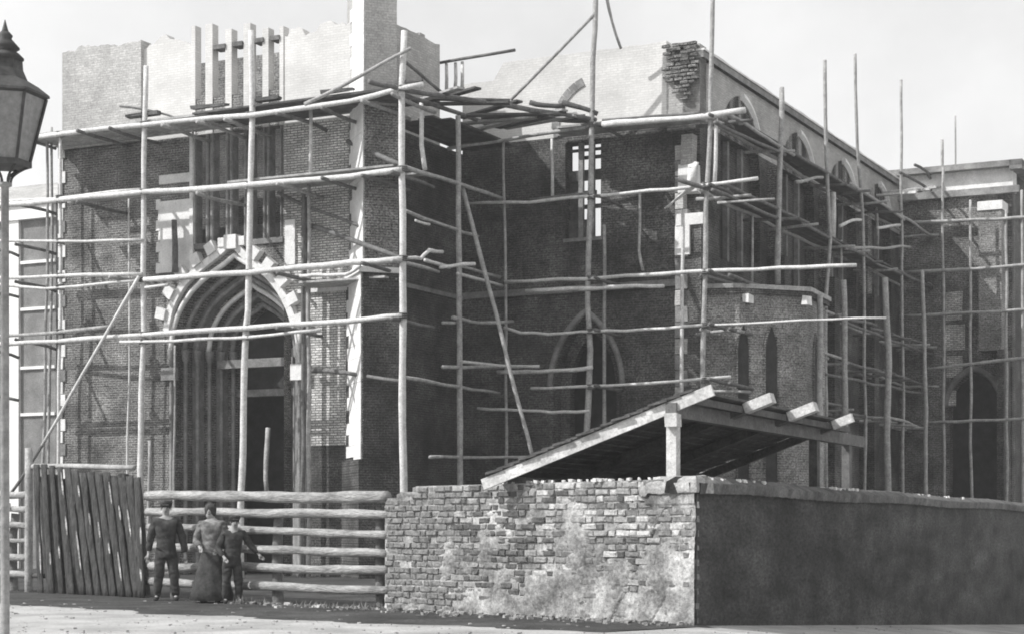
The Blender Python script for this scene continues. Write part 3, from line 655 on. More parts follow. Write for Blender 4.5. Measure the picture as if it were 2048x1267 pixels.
pole(s2, 'brace', P(805, 120, a=0), P(890, 190, a=0), .045, 'pole_dark')
for k in range(13):     # loose boards across the angle platform
    f = random.random(); A = Vector((.1+2.3*f*random.uniform(.2, 1), 1.2+4.0*f, ZP+.02+.07*(k % 4)))
    w = random.uniform(-.5, .5); Mx = Matrix.Translation(A) @ Matrix.Rotation(w, 4, 'Z') @ Matrix.Rotation(random.uniform(-.05, .05), 4, 'Y')
    obj('plank', MB().box(-1.1, 1.2, -.12, .12, 0, .055, M=Mx), M['shed_board' if k % 3 else 'plank'], s2, CH)
planks(s2, 2.6, 6.6, -1.9, -.1, ZP-.12, 6, 'shed_board', 'd')
for px, x2, t_, b_ in ((893, 901, 128, 186), (910, 918, 126, 186), (924, 930, 124, 184)): std(s2, [(px, t_), (px, b_)], .06, 'pole', d=5.8, base=False)
polyl(s2, 'ledger', [P(880, 126, d=5.7), P(1030, 100, d=5.7)], .05, 'pole_dark')

# transept scaffold
s3 = thing('timber_scaffold', 'knotty pole scaffold before the transept, one crooked mast higher than the wall', 'scaffold', (P(1180, 0, d=5.6).x, 5.6, 0), CH, 'pole scaffolds around the church')
std(s3, [(1192, -30), (1189, 60), (1184, 120), (1182, 250), (1180, 420), (1174, 600), (1181, 700), (1172, 870), (1172, 960)], .09, 'pole_grey', d=5.55)
std(s3, [(1425, -30), (1421, 240), (1412, 420), (1410, 560), (1405, 780)], .075, 'pole_grey', d=5.65)
std(s3, [(1432, 235), (1429, 372)], .06, 'pole', d=5.7, base=False)
std(s3, [(1104, 278), (1105, 396)], .05, 'pole', d=6.0, base=False)
std(s3, [(1279, 380), (1278, 500), (1286, 541)], .045, 'pole_grey', d=6.2, base=False)
std(s3, [(1208, 450), (1209, 700)], .06, 'pole_grey', d=6.4)
std(s3, [(1365, 420), (1360, 960)], .06, 'pole', d=6.2)
for pts, r, m in (
    ([(1205, 250), (1300, 241), (1410, 233), (1490, 221)], .085, 'pole'), ([(1205, 241), (1355, 229), (1400, 226)], .04, 'pole_dark'),
    ([(930, 408), (1060, 404), (1180, 393), (1300, 382), (1410, 371), (1516, 357)], .05, 'pole'), ([(1060, 399), (1180, 386)], .04, 'pole_dark'),
    ([(1010, 564), (1171, 557), (1290, 549), (1410, 542), (1560, 536), (1712, 529)], .055, 'pole'), ([(1052, 582), (1180, 577), (1240, 573), (1328, 571)], .06, 'pole'),
    ([(1008, 655), (1042, 666), (1125, 667), (1180, 662), (1290, 659), (1410, 650)], .045, 'pole'), ([(1405, 650), (1600, 641), (1772, 635)], .03, 'pole'),
    ([(995, 743), (1055, 743), (1130, 740), (1186, 735)], .06, 'pole'), ([(1062, 776), (1171, 773), (1300, 765), (1462, 754)], .045, 'pole'),
    ([(955, 816), (1030, 819), (1105, 823), (1178, 822)], .05, 'pole'),
    ([(1435, 406), (1548, 397)], .035, 'pole_grey'),
): polyl(s3, 'ledger', [P(x, y, d=5.5) for x, y in pts], r, m)
for px, ys_ in ((1182, (250, 395, 557, 662, 773)), (1411, (232, 371, 543, 650, 760))):
    for y in ys_: lash(s3, P(px, y, d=5.55), .1); pole(s3, 'putlog', P(px+8, y-3, d=5.2), P(px+8, y-3, d=5.2)+Vector((0, 1.85, 0)), .05, 'pole_dark')
pole(s3, 'brace', P(1206, -40, d=5.5), P(1242, 98, d=6.4), .045, 'pole_grey')
pole(s3, 'putlog', P(1356, 358, d=5.2), P(1418, 378, d=5.6), .07, 'pole_dark')
planks(s3, P(1110, 0, d=6).x, P(1400, 0, d=6).x, 5.7, 6.9, P(1300, 243, d=5.6).z+.1, 4, 'plank')
for x0, y0, x1, y1 in ((1125, 205, 1195, 228), (1100, 235, 1190, 240), (1060, 205, 1130, 212)): pole(s3, 'board_end', P(x0, y0, d=5.3), P(x1, y1, d=5.6), .08, 'shed_board')
cl = MB(); n = 10                       # curved pale sheet for an unclear shape at the corner
for i in range(n+1):
    f = i/n; c_ = P(1388-8*math.sin(f*3)-55*max(0, f-.55)**1.0*2.1, 328+88*f, d=5.9); w = .22*(1-f*.75)
    for k in range(4): cl.v.append(c_+Vector((w*(k/3-.5)*1.6, .12*math.sin(k*1.8+f*5), .05*math.sin(k+f*6))))
for i in range(n):
    for k in range(3): a = i*4+k; cl.f.append((a, a+1, a+5, a+4))
cv = obj('pale_strip', cl, M['sheet'], None, CH, smooth=True)
cv['label'] = 'curved pale strip hanging beside the transept corner pole'; cv['category'] = 'sheet'
cv.modifiers.new('thickness', 'SOLIDIFY').thickness = .02

# scaffold along the choir south side
s4 = thing('timber_scaffold', 'thin receding pole scaffold along the shaded choir side, its bare tips against the sky', 'scaffold', (6.6, 14, 0), CH, 'pole scaffolds around the church')
AS = 6.55
def AA(x, y, a=AS): return P(x, y, a=a)
for pts, r, m, b in (
    ([(1564, 175), (1558, 400), (1556, 568)], .09, 'pole_grey', False), ([(1650, 120), (1653, 300), (1660, 480), (1652, 600)], .07, 'pole_grey', True),
    ([(1710, 108), (1716, 300), (1724, 420), (1730, 800)], .06, 'pole_grey', True), ([(1803, 160), (1803, 345), (1806, 700)], .06, 'pole_grey', True),
    ([(1884, 280), (1884, 420), (1888, 700)], .07, 'pole_grey', True), ([(1910, 232), (1911, 500)], .04, 'pole_grey', True)):
    std(s4, pts, r, m, a=AS, base=b)
for pts, r, m in (([(1665, 385), (1664, 478)], .12, 'pole'), ([(1506, 430), (1504, 565)], .04, 'pole_grey'), ([(1752, 400), (1755, 490)], .06, 'pole_grey'), ([(1897, 465), (1899, 500)], .06, 'pole_grey'), ([(1683, 480), (1683, 530)], .04, 'pole')):
    std(s4, pts, r, m, a=AS-.4, base=False)
for pts, r in (([(1686, 560), (1690, 700), (1692, 975)], .1), ([(1770, 555), (1776, 700), (1775, 835)], .12), ([(1640, 590), (1640, 970)], .1), ([(1845, 540), (1850, 700), (1852, 820)], .08)):
    std(s4, pts, r, 'pole_grey', a=7.9)
zl = [CAMH+k/F*46 for k in (875, 720, 542, 428, 305)]
for z in zl:
    for aa in (AS, 5.75):
        y = 6.0
        while y < 29:
            e = min(y+random.uniform(4.5, 7), 30); m = 'pole_dark' if random.random() < .55 else 'pole_grey'
            pole(s4, 'ledger', Vector((aa, y, z+random.uniform(-.12, .12))), Vector((aa, e+.4, z+random.uniform(-.12, .12))), .055, m, amp=.03)
            y = e-.3
for y in [6.6+1.9*i for i in range(12)]:
    for z in zl:
        if random.random() < .75: pole(s4, 'putlog', Vector((TA+.05, y, z-.1)), Vector((AS+random.uniform(.15, .6), y+random.uniform(-.2, .2), z-.1+random.uniform(-.08, .08))), .05, 'pole_dark' if random.random() < .5 else 'pole_grey')
for z in zl[:2]: planks(s4, 7.5, 26, AS-.85, AS-.1, z+.06, 3, 'shed_board', 'd')
for x0, y0, x1, y1, m in ((1830, 330, 1905, 372, 'pole_dark'), (1853, 345, 1880, 372, 'pole_dark'), (1800, 345, 1872, 385, 'pole_dark'), (1680, 640, 1895, 722, 'pole_dark'), (1650, 748, 1870, 792, 'pole_dark'),
    (1592, 364, 1645, 355, 'pole_grey'), (1680, 452, 1722, 440, 'pole'), (1755, 456, 1800, 450, 'pole'), (1690, 497, 1820, 494, 'pole_grey'), (1430, 245, 1570, 310, 'pole_dark'), (1425, 380, 1565, 440, 'pole_dark')):
    pole(s4, 'brace', AA(x0, y0), AA(x1, y1), .055, m)
for i in range(7): # stacked boards on the far end of the platform
    A = AA(1790+i*14, 392-i*3, 6.2); obj('plank', MB().box(A.x-.6, A.x+.8, A.y-.3, A.y-.05, A.z, A.z+.08, jit=.03), M['plank' if i % 2 else 'pole'], s4, CH)
# scaffold before the far block
s5 = thing('timber_scaffold', 'faint pole scaffold in front of the far cornice block', 'scaffold', (9, FB-2, 0), CH, 'pole scaffolds around the church')
for x, t_ in ((1886, 335), (1940, 400), (2012, 420), (2044, 380)): std(s5, [(x, t_), (x+2, 1000)], .06, 'pole_grey', d=FB-1.8)
for y0, y1, x0 in ((446, 434, 1790), (545, 528, 1790), (632, 618, 1800), (738, 712, 1850), (845, 835, 1850)): polyl(s5, 'ledger', [P(x0, y0, d=FB-1.9), P(1950, (y0+y1)/2, d=FB-1.9), P(2075, y1, d=FB-1.9)], .06, 'pole_grey')

# ================================================================ house far left
HB = 6.5
hs = thing('house', 'grey plastered house with white corner strip and bands, at the far left behind the scaffold', 'house', (P(50, 0, d=HB).x, HB, 0), CH)
obj('wall', MB().box(P(-160, 0, d=HB).x, P(112, 0, d=HB).x, HB, HB+6, -1, P(60, 412, d=HB).z), M['plaster_grey'], hs, CH)
obj('corner_strip', MB().box(P(14, 0, d=HB).x, P(42, 0, d=HB).x, HB-.12, HB, -1, P(60, 412, d=HB).z), M['plaster_white'], hs, CH)
obj('cornice', MB().box(P(-160, 0, d=HB).x, P(112, 0, d=HB).x, HB-.2, HB, P(60, 440, d=HB).z, P(60, 412, d=HB).z), M['plaster_white'], hs, CH)
for y in (525, 618, 735, 828): obj('band', MB().box(P(43, 0, d=HB).x, P(112, 0, d=HB).x, HB-.08, HB, P(60, y+3, d=HB).z, P(60, y-3, d=HB).z), M['plaster_white'], hs, CH)
rf = MB(); x0, x1 = P(-160, 0, d=HB).x, P(116, 0, d=HB).x; z0 = P(60, 412, d=HB).z
rf.add([(x0, HB-.3, z0), (x1, HB-.3, z0), (x1-.6, HB+3, z0+1.4), (x0, HB+3, z0+1.4), (x0, HB+6.3, z0), (x1, HB+6.3, z0)], [(0, 1, 2, 3), (3, 2, 5, 4), (1, 5, 2), (0, 3, 4), (0, 4, 5, 1)])
obj('roof', rf, M['upper_grey'], hs, CH)

# ---------------------------------------------------------------- haze
hb = MB().box(-310, 310, -210, 410, -5, 17.5)
hz = struct('haze', hb, M['stone']); hz['kind'] = 'stuff'
hm = bpy.data.materials.new('haze'); hm.use_nodes = True; hm.node_tree.nodes.clear()
ho = hm.node_tree.nodes.new('ShaderNodeOutputMaterial'); hv = hm.node_tree.nodes.new('ShaderNodeVolumePrincipled')
hv.inputs['Color'].default_value = (.95, .95, .95, 1); hv.inputs['Density'].default_value = HAZE; hv.inputs['Anisotropy'].default_value = .2
hm.node_tree.links.new(hv.outputs[0], ho.inputs['Volume']); hz.data.materials.clear(); hz.data.materials.append(hm)
# ================================================================ STREET WALLS
SE = S(768)
sw = thing('brick_wall', 'weathered street wall of crumbling bricks with patches of old plaster', 'wall', (SE/2, 0, 0), FW)
def wtop(s): return 1.945 if s < SE-.75 else (1.86 if s < SE-.35 else 1.77)
core = MB()
core.prism([(.2, -.38), (0, -.035), (SE-.75, -.035), (SE-.75, -.38)][::-1], -.3, 1.93)
for s0_, s1_ in ((SE-.75, SE-.35), (SE-.35, SE)): core.box(s0_, s1_, -.38, -.035, -.3, wtop(s0_+.01)-.03)
obj('core', core, M['mortar_core'], sw, FW)
def plas(s, z):     # cover of the mortar/plaster skin, metres proud of the brick face
    q = Vector((s*.8, z*1.1, 3.7)); f = noise.fractal(q*1.4, .7, 2.1, 6)
    f2 = noise.fractal(Vector((s*5, z*5, 1)), .9, 2.1, 4)
    b = (.55-(z-.15)*.62) + (.30 if s < 1.0 else 0) - max(0, s-3.6)*.30 + .75*f
    if s < .9 and z > 1.6: b += .6
    cvr = min(1, max(0, b*2.2+.1))
    crk = abs(noise.noise(Vector((s*1.3+z*.9, z*.5, 9.1)))); crk = 0 if crk > .025 or not .5 < s < 1.6 else .03
    return -.022+.040*cvr+.008*f2-crk
gm = MB(); ns, nz_ = 420, 130
for j in range(nz_+1):
    for i in range(ns+1):
        s = SE*i/ns; z = -.1+(wtop(s)+.1-.01)*j/nz_
        gm.v.append(Vector((s, plas(s, z), z)))
for j in range(nz_):
    for i in range(ns): a = j*(ns+1)+i; gm.f.append((a, a+1, a+ns+2, a+ns+1))
obj('mortar_skin', gm, M['mortar'], sw, FW, smooth=True)
bl = []; row = .0955
for j in range(20):
    z = .02+j*row; s = -.0+(.07 if j % 2 else 0)
    k = j % 2
    while s < SE:
        ln = (.262 if k % 2 == 0 else .135)*random.uniform(.93, 1.07); k += 1
        e = min(s+ln, SE-random.uniform(0, .05))
        if e-s > .06 and z+row < wtop(s)+.03: bl.append((s, e, z))
        s += ln
    
def brick_box(mb, s, e, z, M_=None):
    y = random.gauss(.002, .010)-(.035 if random.random() < .05 else 0); cm = random.uniform(.005, .011)
    x0, x1, z0, z1 = s+cm, e-cm, z+.006, z+row-.012
    j = lambda v: v+random.uniform(-.009, .009)
    b = .012
    vs = [(j(x0), -.09, j(z0)), (j(x1), -.09, j(z0)), (j(x1), -.09, j(z1)), (j(x0), -.09, j(z1)),
          (j(x0), y-b, j(z0)), (j(x1), y-b, j(z0)), (j(x1), y-b, j(z1)), (j(x0), y-b, j(z1)),
          (j(x0+b*1.3), j(y), j(z0+b)), (j(x1-b*1.3), j(y), j(z0+b)), (j(x1-b*1.3), j(y), j(z1-b)), (j(x0+b*1.3), j(y), j(z1-b))]
    fs = [(0, 4, 5, 1), (1, 5, 6, 2), (2, 6, 7, 3), (3, 7, 4, 0), (4, 8, 9, 5), (5, 9, 10, 6), (6, 10, 11, 7), (7, 11, 8, 4), (8, 11, 10, 9)]
    mb.add(vs, fs)
bl.sort(key=lambda b: (plas((b[0]+b[1])/2, b[2]+.05) > .006, b[0]))
rest = MB(); variants = []
for i, (s, e, z) in enumerate(bl):
    if i < 300:
        mb = MB(); brick_box(mb, s, e, z)
        w = random.random()+ (.18 if s < 3 else -.12)
        obj('brick', mb, M['sb%d' % (0 if w < .3 else 1 if w < .6 else 2 if w < .9 else 3)], sw, FW)
    else: brick_box(rest, s, e, z)
obj('brickwork', rest, M['sb1'], sw, FW, kind='stuff')
for k in range(5):    # end face bricks (ragged left end)
    pass
cp = MB(); ncp = 40
def coping(mb, L0, L1, sign, zf, wd=.42, h=.2, over=.05, n=60, sd_=0):
    for i in range(n+1):
        s = L0+(L1-L0)*i/n; q = lambda k: .018*noise.noise(Vector((s*4, k*3.1+sd_, 1)))+.012*noise.noise(Vector((s*13, k*3.1+sd_, 4)))
        zt_ = zf(s)
        pr = [(over, -h), (over+.02, -h*.35), (over-.02, -.05), (-wd*.3, .03), (-wd*.7, .03), (-wd, -.05), (-wd-.03, -h)]
        for k, (y, zq) in enumerate(pr): mb.v.append(Vector((s, sign*(y+q(k)), zt_+zq+q(k+9))))
    m_ = 7
    for i in range(n):
        for k in range(m_-1): a = i*m_+k; mb.f.append((a, a+1, a+m_+1, a+m_))
    mb.f.append(tuple(range(m_))); mb.f.append(tuple(n*m_+k for k in range(m_-1, -1, -1)))
coping(cp, .05, .95, 1, lambda s: 1.95-(.05 if s > .8 else 0), n=24)
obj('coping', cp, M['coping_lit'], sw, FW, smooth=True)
rw = thing('plastered_wall', 'long dark shaded plastered street wall running away from the corner, with rounded coping', 'wall', (10, 0, 0), FR)
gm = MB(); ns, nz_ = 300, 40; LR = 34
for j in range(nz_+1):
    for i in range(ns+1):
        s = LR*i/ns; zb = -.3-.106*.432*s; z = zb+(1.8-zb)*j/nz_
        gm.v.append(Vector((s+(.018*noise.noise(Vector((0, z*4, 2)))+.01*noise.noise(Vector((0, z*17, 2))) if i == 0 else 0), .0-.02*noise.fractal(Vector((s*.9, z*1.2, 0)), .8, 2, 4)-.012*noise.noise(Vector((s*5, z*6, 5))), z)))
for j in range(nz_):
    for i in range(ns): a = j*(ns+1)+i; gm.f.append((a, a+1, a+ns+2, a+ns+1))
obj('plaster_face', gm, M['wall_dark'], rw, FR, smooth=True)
obj('core', MB().box(.3, LR, .03, .4, -2.5, 1.8), M['mortar_core'], rw, FR)
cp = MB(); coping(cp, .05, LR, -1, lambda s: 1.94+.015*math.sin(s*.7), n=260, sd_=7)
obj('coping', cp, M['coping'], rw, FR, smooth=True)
kb = MB(); kp = []
def fwp(x, y): return FW @ Vector((x, y, 0))
def frp(x, y): return FR @ Vector((x, y, 0))
kp = [fwp(.5, .055), CO+(fwp(0, .055)-CO)+(frp(0, -.055)-CO)*1.0, frp(.5, -.055), frp(.5, .4), fwp(.5, -.42)]
nK = len(kp); ctr_ = sum((p for p in kp), Vector())/nK
for zz_, k__ in ((1.75, 1.0), (1.80, 1.03), (1.93, 1.0), (1.975, .9)):
    for p in kp: q = ctr_+(p-ctr_)*k__; kb.v.append(Vector((q.x, q.y, zz_+random.uniform(-.006, .006))))
for j in range(3):
    for i in range(nK): kb.f.append((j*nK+i, j*nK+(i+1) % nK, (j+1)*nK+(i+1) % nK, (j+1)*nK+i))
kb.f.append(tuple(3*nK+i for i in range(nK)))
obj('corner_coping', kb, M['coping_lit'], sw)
lm = MB()
for i in range(50):
    s = random.choice([random.uniform(0, 3.6), random.uniform(.2, 3.2), random.uniform(6.5, 9), random.uniform(12, 17)]); r = random.uniform(.005, .018); yq = random.uniform(-.02, .25)
    lm.box(s-r*2, s+r*2, yq-r, yq+r*3, 1.93, 1.962+r*.7, jit=.008)
for i in range(40):
    s = random.uniform(-.1, 4); r = random.uniform(.01, .028)
    q = FR.inverted() @ FW @ Vector((abs(s), random.uniform(-.2, .02), 1.945)); lm.box(q.x-r*1.6, q.x+r*1.6, q.y-r, q.y+r, 1.93, 1.958+r*.6, jit=.008)
obj('lime_crumbs', lm, M['lime'], rw, FR, kind='stuff')

# ================================================================ SHED
P0 = Vector((2.36, 25.2, 0)); R2 = Vector((cT, -sT, 0)); D2 = E2
shed = thing('lean_to_shed', 'open lean-to with board roof and bright barge board, rising behind the street wall corner', 'shed', tuple(P0), WI)
def SH(u, v, z): return P0+R2*u+D2*v+Vector((0, 0, z))
uA, uB = -2.95, .47; zA, zB = 1.25+.69+.02, 1.25+1.92
def zr(u): return zA+(zB-zA)*(u-uA)/(uB-uA)
def beam(mb, A, B, w, h):
    t = (B-A).normalized(); s_ = t.cross(Vector((0, 0, 1))).normalized(); up = s_.cross(t)
    vs = [Q+s_*a*w/2+up*b*h/2 for Q in (A, B) for a, b in ((-1, -1), (1, -1), (1, 1), (-1, 1))]
    return mb.add(vs, [(0, 1, 2, 3), (7, 6, 5, 4), (0, 4, 5, 1), (1, 5, 6, 2), (2, 6, 7, 3), (3, 7, 4, 0)])
obj('barge_board', beam(MB(), SH(uA-.12, -.08, zr(uA-.12)), SH(uB, -.08, zr(uB)), .05, .16), M['plank_white'], shed)
for v, lnx in ((2.25, .12), (4.45, .14), (7.0, .05)):
    obj('rafter', beam(MB(), SH(uA, v, zr(uA)-.02), SH(uB-.3, v, zr(uB-.3)-.0), .18 if v < 6 else .1, .14), M['shed_board'], shed)  # under-roof shade put into the dark rafter, only its lit end is pale
    obj('rafter_end', beam(MB(), SH(uB-.3, v, zr(uB-.3)), SH(uB+lnx, v, zr(uB+lnx)), .2 if v < 6 else .1, .15), M['plank_white'], shed)
nbd = 17
for k in range(nbd):
    u0 = uA+(uB-.32-uA)*k/nbd-.06; u1 = u0+(uB-.32-uA)/nbd+.10
    mb = MB(); v1 = 7.05+random.uniform(-.1, .15); v0 = -.14+random.uniform(-.05, .02); lift = .02
    vs = [SH(u0, v0, zr(u0)+.10+lift), SH(u1, v0, zr(u1)+.085), SH(u1, v1, zr(u1)+.085), SH(u0, v1, zr(u0)+.10+lift)]
    vs += [v+Vector((0, 0, .035)) for v in vs]
    obj('roof_board', mb.add(vs, [(3, 2, 1, 0), (4, 5, 6, 7), (0, 1, 5, 4), (1, 2, 6, 5), (2, 3, 7, 6), (3, 0, 4, 7)]), M['shed_board'], shed)
obj('beam', beam(MB(), SH(-.12, -.15, 1.25+1.66), SH(-.12, 9.9, 1.25+1.66), .16, .2), M['shed_beam'], shed)
obj('upper_beam', beam(MB(), SH(.1, .1, 1.25+1.80), SH(.1, 8.2, 1.25+1.80), .1, .1), M['shed_board'], shed)
for v, m in ((-.02, 'plank_white'), (6.9, 'shed_board'), (9.0, 'shed_beam')):
    mb = MB(); q = SH(-.02-.1, v, 0); Mx = Matrix.Translation(q) @ Matrix.Rotation(-TH, 4, 'Z')
    mb.box(-.085, .06, -.08, .08, -.3, 2.84, M=Mx); obj('post', mb, M[m], shed)
obj('brace_block', MB().box(-.09, .09, -.1, .09, 2.68, 2.86, M=Matrix.Translation(SH(-.1, -.1, 0)) @ Matrix.Rotation(-TH, 4, 'Z'), jit=.01), M['plank_white'], shed)
# low rubble wall the lean-to stands on at its low side (board back)
for k in range(12):
    v = k*.59; mb = MB(); A = SH(uA+.05, v, 0); B = SH(uA+.05, v+.57, 0)
    beam(mb, A.lerp(B, .5)+Vector((0, 0, -.2)), A.lerp(B, .5)+Vector((0, 0, zA-.03)), .04, .56)
    obj('back_board', mb, M['shed_board'], shed)

yd = MB(); a_ = FR @ Vector((.6, .25, .006)); b_2 = FW @ Vector((45, -.1, .006))
yd.add([a_, tuple(FR @ Vector((60, .25, .006))), (b_2.x+10, b_2.y+70, .006), b_2], [(0, 1, 2, 3)])
struct('yard', yd, M['verge'])
# ================================================================ LOG FENCES AND SLAB GATE
def logobj(root, x0, x1, y0, y1, r, off=0, m='log'):
    A = FZ(x0, y0, off); B = FZ(x1, y1, off); n = max(6, int((B-A).length/.18)); s_ = random.uniform(0, 90); ctr = []; rr = []
    for i in range(n+1):
        f = i/n; ctr.append(A.lerp(B, f)+Vector((0, noise.noise(Vector((f*3, s_, 0)))*.03, noise.noise(Vector((f*3.5, 0, s_)))*.035)))
        rr.append(.88*r*(1+.24*noise.noise(Vector((f*(B-A).length*1.4, s_, 8)))))
    return obj('log', MB().tube(ctr, rr, 10), M[m], root, FW, smooth=True)
lf = thing('log_fence', 'rail fence of stacked horizontal peeled logs between the slab gate and the brick wall', 'fence', (S(530), 0, 0), FW)
for (x0, x1, y0, y1, r) in ((290, 770, 990, 994, .105), (290, 772, 1021, 1027, .085), (292, 770, 1052, 1069, .075), (296, 770, 1090, 1106, .08), (294, 772, 1131, 1138, .085), (292, 774, 1162, 1182, .085)):
    logobj(lf, x0, x1, y0, y1, r, -.05 if x1-x0 > 0 else 0)
for px in (330, 535, 740):
    q = FZ(px, 1000, -.24); obj('post', wob(Vector((q.x, q.y, -.3)), Vector((q.x, q.y, 1.62)), .1, sides=8), M['pole_dark'], lf, FW, smooth=True)
lf2 = thing('log_fence', 'short end of log rail fence at the left edge beside the gate post', 'fence', (S(20), 0, 0), FW)
for (y0, r) in ((990, .085), (1018, .07), (1050, .07), (1081, .055), (1114, .085), (1148, .085)): logobj(lf2, -70, 54, y0-4, y0, r, -.05)
for px in (10,):
    q = FZ(px, 1000, -.24); obj('post', wob(Vector((q.x, q.y, -.3)), Vector((q.x, q.y, 1.6)), .1, sides=8), M['pole_dark'], lf2, FW, smooth=True)
q = FZ(22, 1020, .03)
for (x, y, h) in ((22, 1012, .14), (16, 1042, .12)): qq = FZ(x, y, .03); obj('stub', wob(Vector((qq.x, .03, qq.z-h/2)), Vector((qq.x, .03, qq.z+h/2)), .018), M['pole_grey'], lf2, FW)
gt = thing('slab_gate', 'dark leaning panel of upright bark slabs on a cross rail in the log fence', 'gate', (S(175), 0, 0), FW)
obj('post', wob(FZ(62, 1215, .05), FZ(62, 895, .05), .085, amp=.01, sides=8), M['pole_grey'], gt, FW, smooth=True)
obj('rail', wob(FZ(58, 932, .0), FZ(268, 934, .0), .06, amp=.01), M['pole_grey'], gt, FW, smooth=True)
obj('rail', wob(FZ(58, 1150, -.02), FZ(292, 1155, -.02), .05, amp=.01), M['shed_board'], gt, FW, smooth=True)
for k in range(14):
    xt = 78+k*15.6; xb = xt+ (12+22*min(1, k/4))*1.0; yt = 930+k*1.8+random.uniform(-5, 5); yb = 1192+random.uniform(-4, 5)
    if xb > 292: xb = 292
    T_ = FZ(xt, yt, .06); B_ = FZ(xb, yb, .09); w = .115*random.uniform(.9, 1.12)
    n = 12; mb = MB(); wn_ = MB(); sd_ = random.uniform(0, 99)
    for i in range(n+1):
        f = i/n; c_ = B_.lerp(T_, f)+Vector((noise.noise(Vector((f*2.5, sd_, 0)))*.03, 0, 0)); ww_ = w*(1+.28*noise.noise(Vector((f*5, sd_, 2))))
        for x, y in ((-1, 0), (-.7, .03), (0, .05), (.7, .03), (1, 0), (0, -.01)): mb.v.append(c_+Vector((x*ww_, y+.012*noise.noise(Vector((f*9, x, sd_))), 0)))
    for i in range(n):
        for j in range(6): a = i*6+j; b = i*6+(j+1) % 6; mb.f.append((a, b, b+6, a+6))
    mb.f += [tuple(range(5, -1, -1)), tuple(n*6+j for j in range(6))]
    o_ = obj('slab_board', mb, M['slab'], gt, FW, smooth=True)
    # pale waney strip where bark has come off
    for q_ in range(random.choice((1, 1, 2))):
        f0 = random.uniform(.1, .8); f1 = min(.97, f0+random.uniform(.08, .25)); st = MB(); m_ = 5
        for i in range(m_+1):
            f = f0+(f1-f0)*i/m_; c_ = B_.lerp(T_, f); e = math.sin(PI*i/m_)*.018+.004
            st.v += [c_+Vector((-w*.86-e, .035, 0)), c_+Vector((-w*.86+e, .045, 0))]
        for i in range(m_): st.f.append((2*i, 2*i+1, 2*i+3, 2*i+2))
        obj('bare_patch', st, M['wane'], o_, FW)
for k in range(15):
    xt = 84+k*13.2; T_ = FZ(xt, 955+random.uniform(-8, 8), -.03); B_ = FZ(xt+18, 1190, -.03)
    obj('backing_slab', wob(B_, T_, .11, amp=.01, taper=1, sides=6), M['slab'], gt, FW)
# shadowed lumber behind the rails and weeds
wd = MB()
for i in range(300):
    px = random.uniform(500, 775) if i < 300 else random.uniform(0, 1380); s = S(px); off = random.uniform(.05, .5) if px > 500 else random.uniform(.1, .9)
    b = Vector((s, off, -.02)); h = random.uniform(.03, .13)*(1+1.2*max(0, noise.noise(Vector((s*2.2, 0, 4)))))
    if noise.noise(Vector((s*3, off, 9))) < -.05: continue
    d_ = Vector((random.uniform(-.12, .12), random.uniform(-.12, .12), h)); w = random.uniform(.006, .02)
    wd.add([b+Vector((-w, 0, 0)), b+Vector((w, 0, 0)), b+d_*.6+Vector((w*.8, 0, 0)), b+d_, b+d_*.6-Vector((w*.8, 0, 0))], [(0, 1, 2, 3, 4)])
obj('weeds', wd, M['weed'], None, FW, kind='stuff')
rb = MB()
for i in range(260):
    px = random.uniform(500, 1385); s = S(px); off = abs(random.gauss(.05, .3))+.02; r = random.uniform(.01, .05)
    Mx = Matrix.Translation((s, off, .01)) @ Matrix.Rotation(random.uniform(0, 3), 4, 'Z')
    rb.box(-r, r, -r*.7, r*.7, -.01, r*.9, M=Mx, jit=r*.25)
obj('rubble', rb, M['mortar'], None, FW, kind='stuff')

pb = MB()
for i in range(900):
    y = random.uniform(20.5, 33); x = random.uniform(-.30, .30)*y; r = .006+.016*random.random()**2
    if (Vector((x, y, 0))-CO).dot(Vector((-.726, -.688, 0))) < .3 and x < 2.5 or (x >= 2.2 and (Vector((x, y, 0))-CO).dot(Vector((.902, -.432, 0))) < .3): continue
    pb.box(-r*1.3, r*1.3, -r, r, -.01, r, M=Matrix.Translation((x, y, gz(x))) @ Matrix.Rotation(random.uniform(0, 3), 4, 'Z'), jit=r*.3)
obj('gravel', pb, M['ground'], None, kind='stuff')
# ================================================================ STREET LAMP
LX, LY = (10-CX)/F*12.9, 12.9
lamp = thing('street_lamp', 'dark hexagonal street lantern with tiered vent and finial on a slim post', 'street lamp', (LX, LY, 0))
k_ = F/12.9
def lz(y): return CAMH+(HY-y)/k_
obj('post', MB().lathe([(.09, -.1), (.09, .25), (.05, .35), (.033, .5), (.028, lz(375)), (.05, lz(372)), (.05, lz(366))], 12, (LX, LY, 0)), M['lamp_post'], lamp, smooth=True)
rot = math.radians(13)
def hexp(r, z, i, rt=rot): w = rt+i*PI/3; return Vector((LX+r*math.cos(w), LY+r*math.sin(w), z))
zb, zt_ = lz(326), lz(196); r0, r1 = .17, .285
for i in range(6):
    a, b, c_, d_ = hexp(r0, zb, i), hexp(r0, zb, i+1), hexp(r1, zt_, i+1), hexp(r1, zt_, i); ctr = Vector((LX, LY, 0))
    inn = [Vector((LX+(v.x-LX)*.96, LY+(v.y-LY)*.96, v.z)) for v in (a, b, c_, d_)]
    inn2 = [Vector((LX+(v.x-LX)*.94, LY+(v.y-LY)*.94, v.z)) for v in (a, b, c_, d_)]
    obj('pane', MB().add(inn+inn2, [(0, 1, 2, 3), (7, 6, 5, 4), (0, 4, 5, 1), (1, 5, 6, 2), (2, 6, 7, 3), (3, 7, 4, 0)]), M['pane'], lamp)
    obj('glazing_bar', MB().tube([a, d_], .012, 6), M['metal'], lamp)
obj('bottom_ring', MB().lathe([(.14, zb-.03), (.185, zb-.03), (.185, zb+.01), (.14, zb+.01)], 6, (LX, LY, 0), rot), M['metal'], lamp)
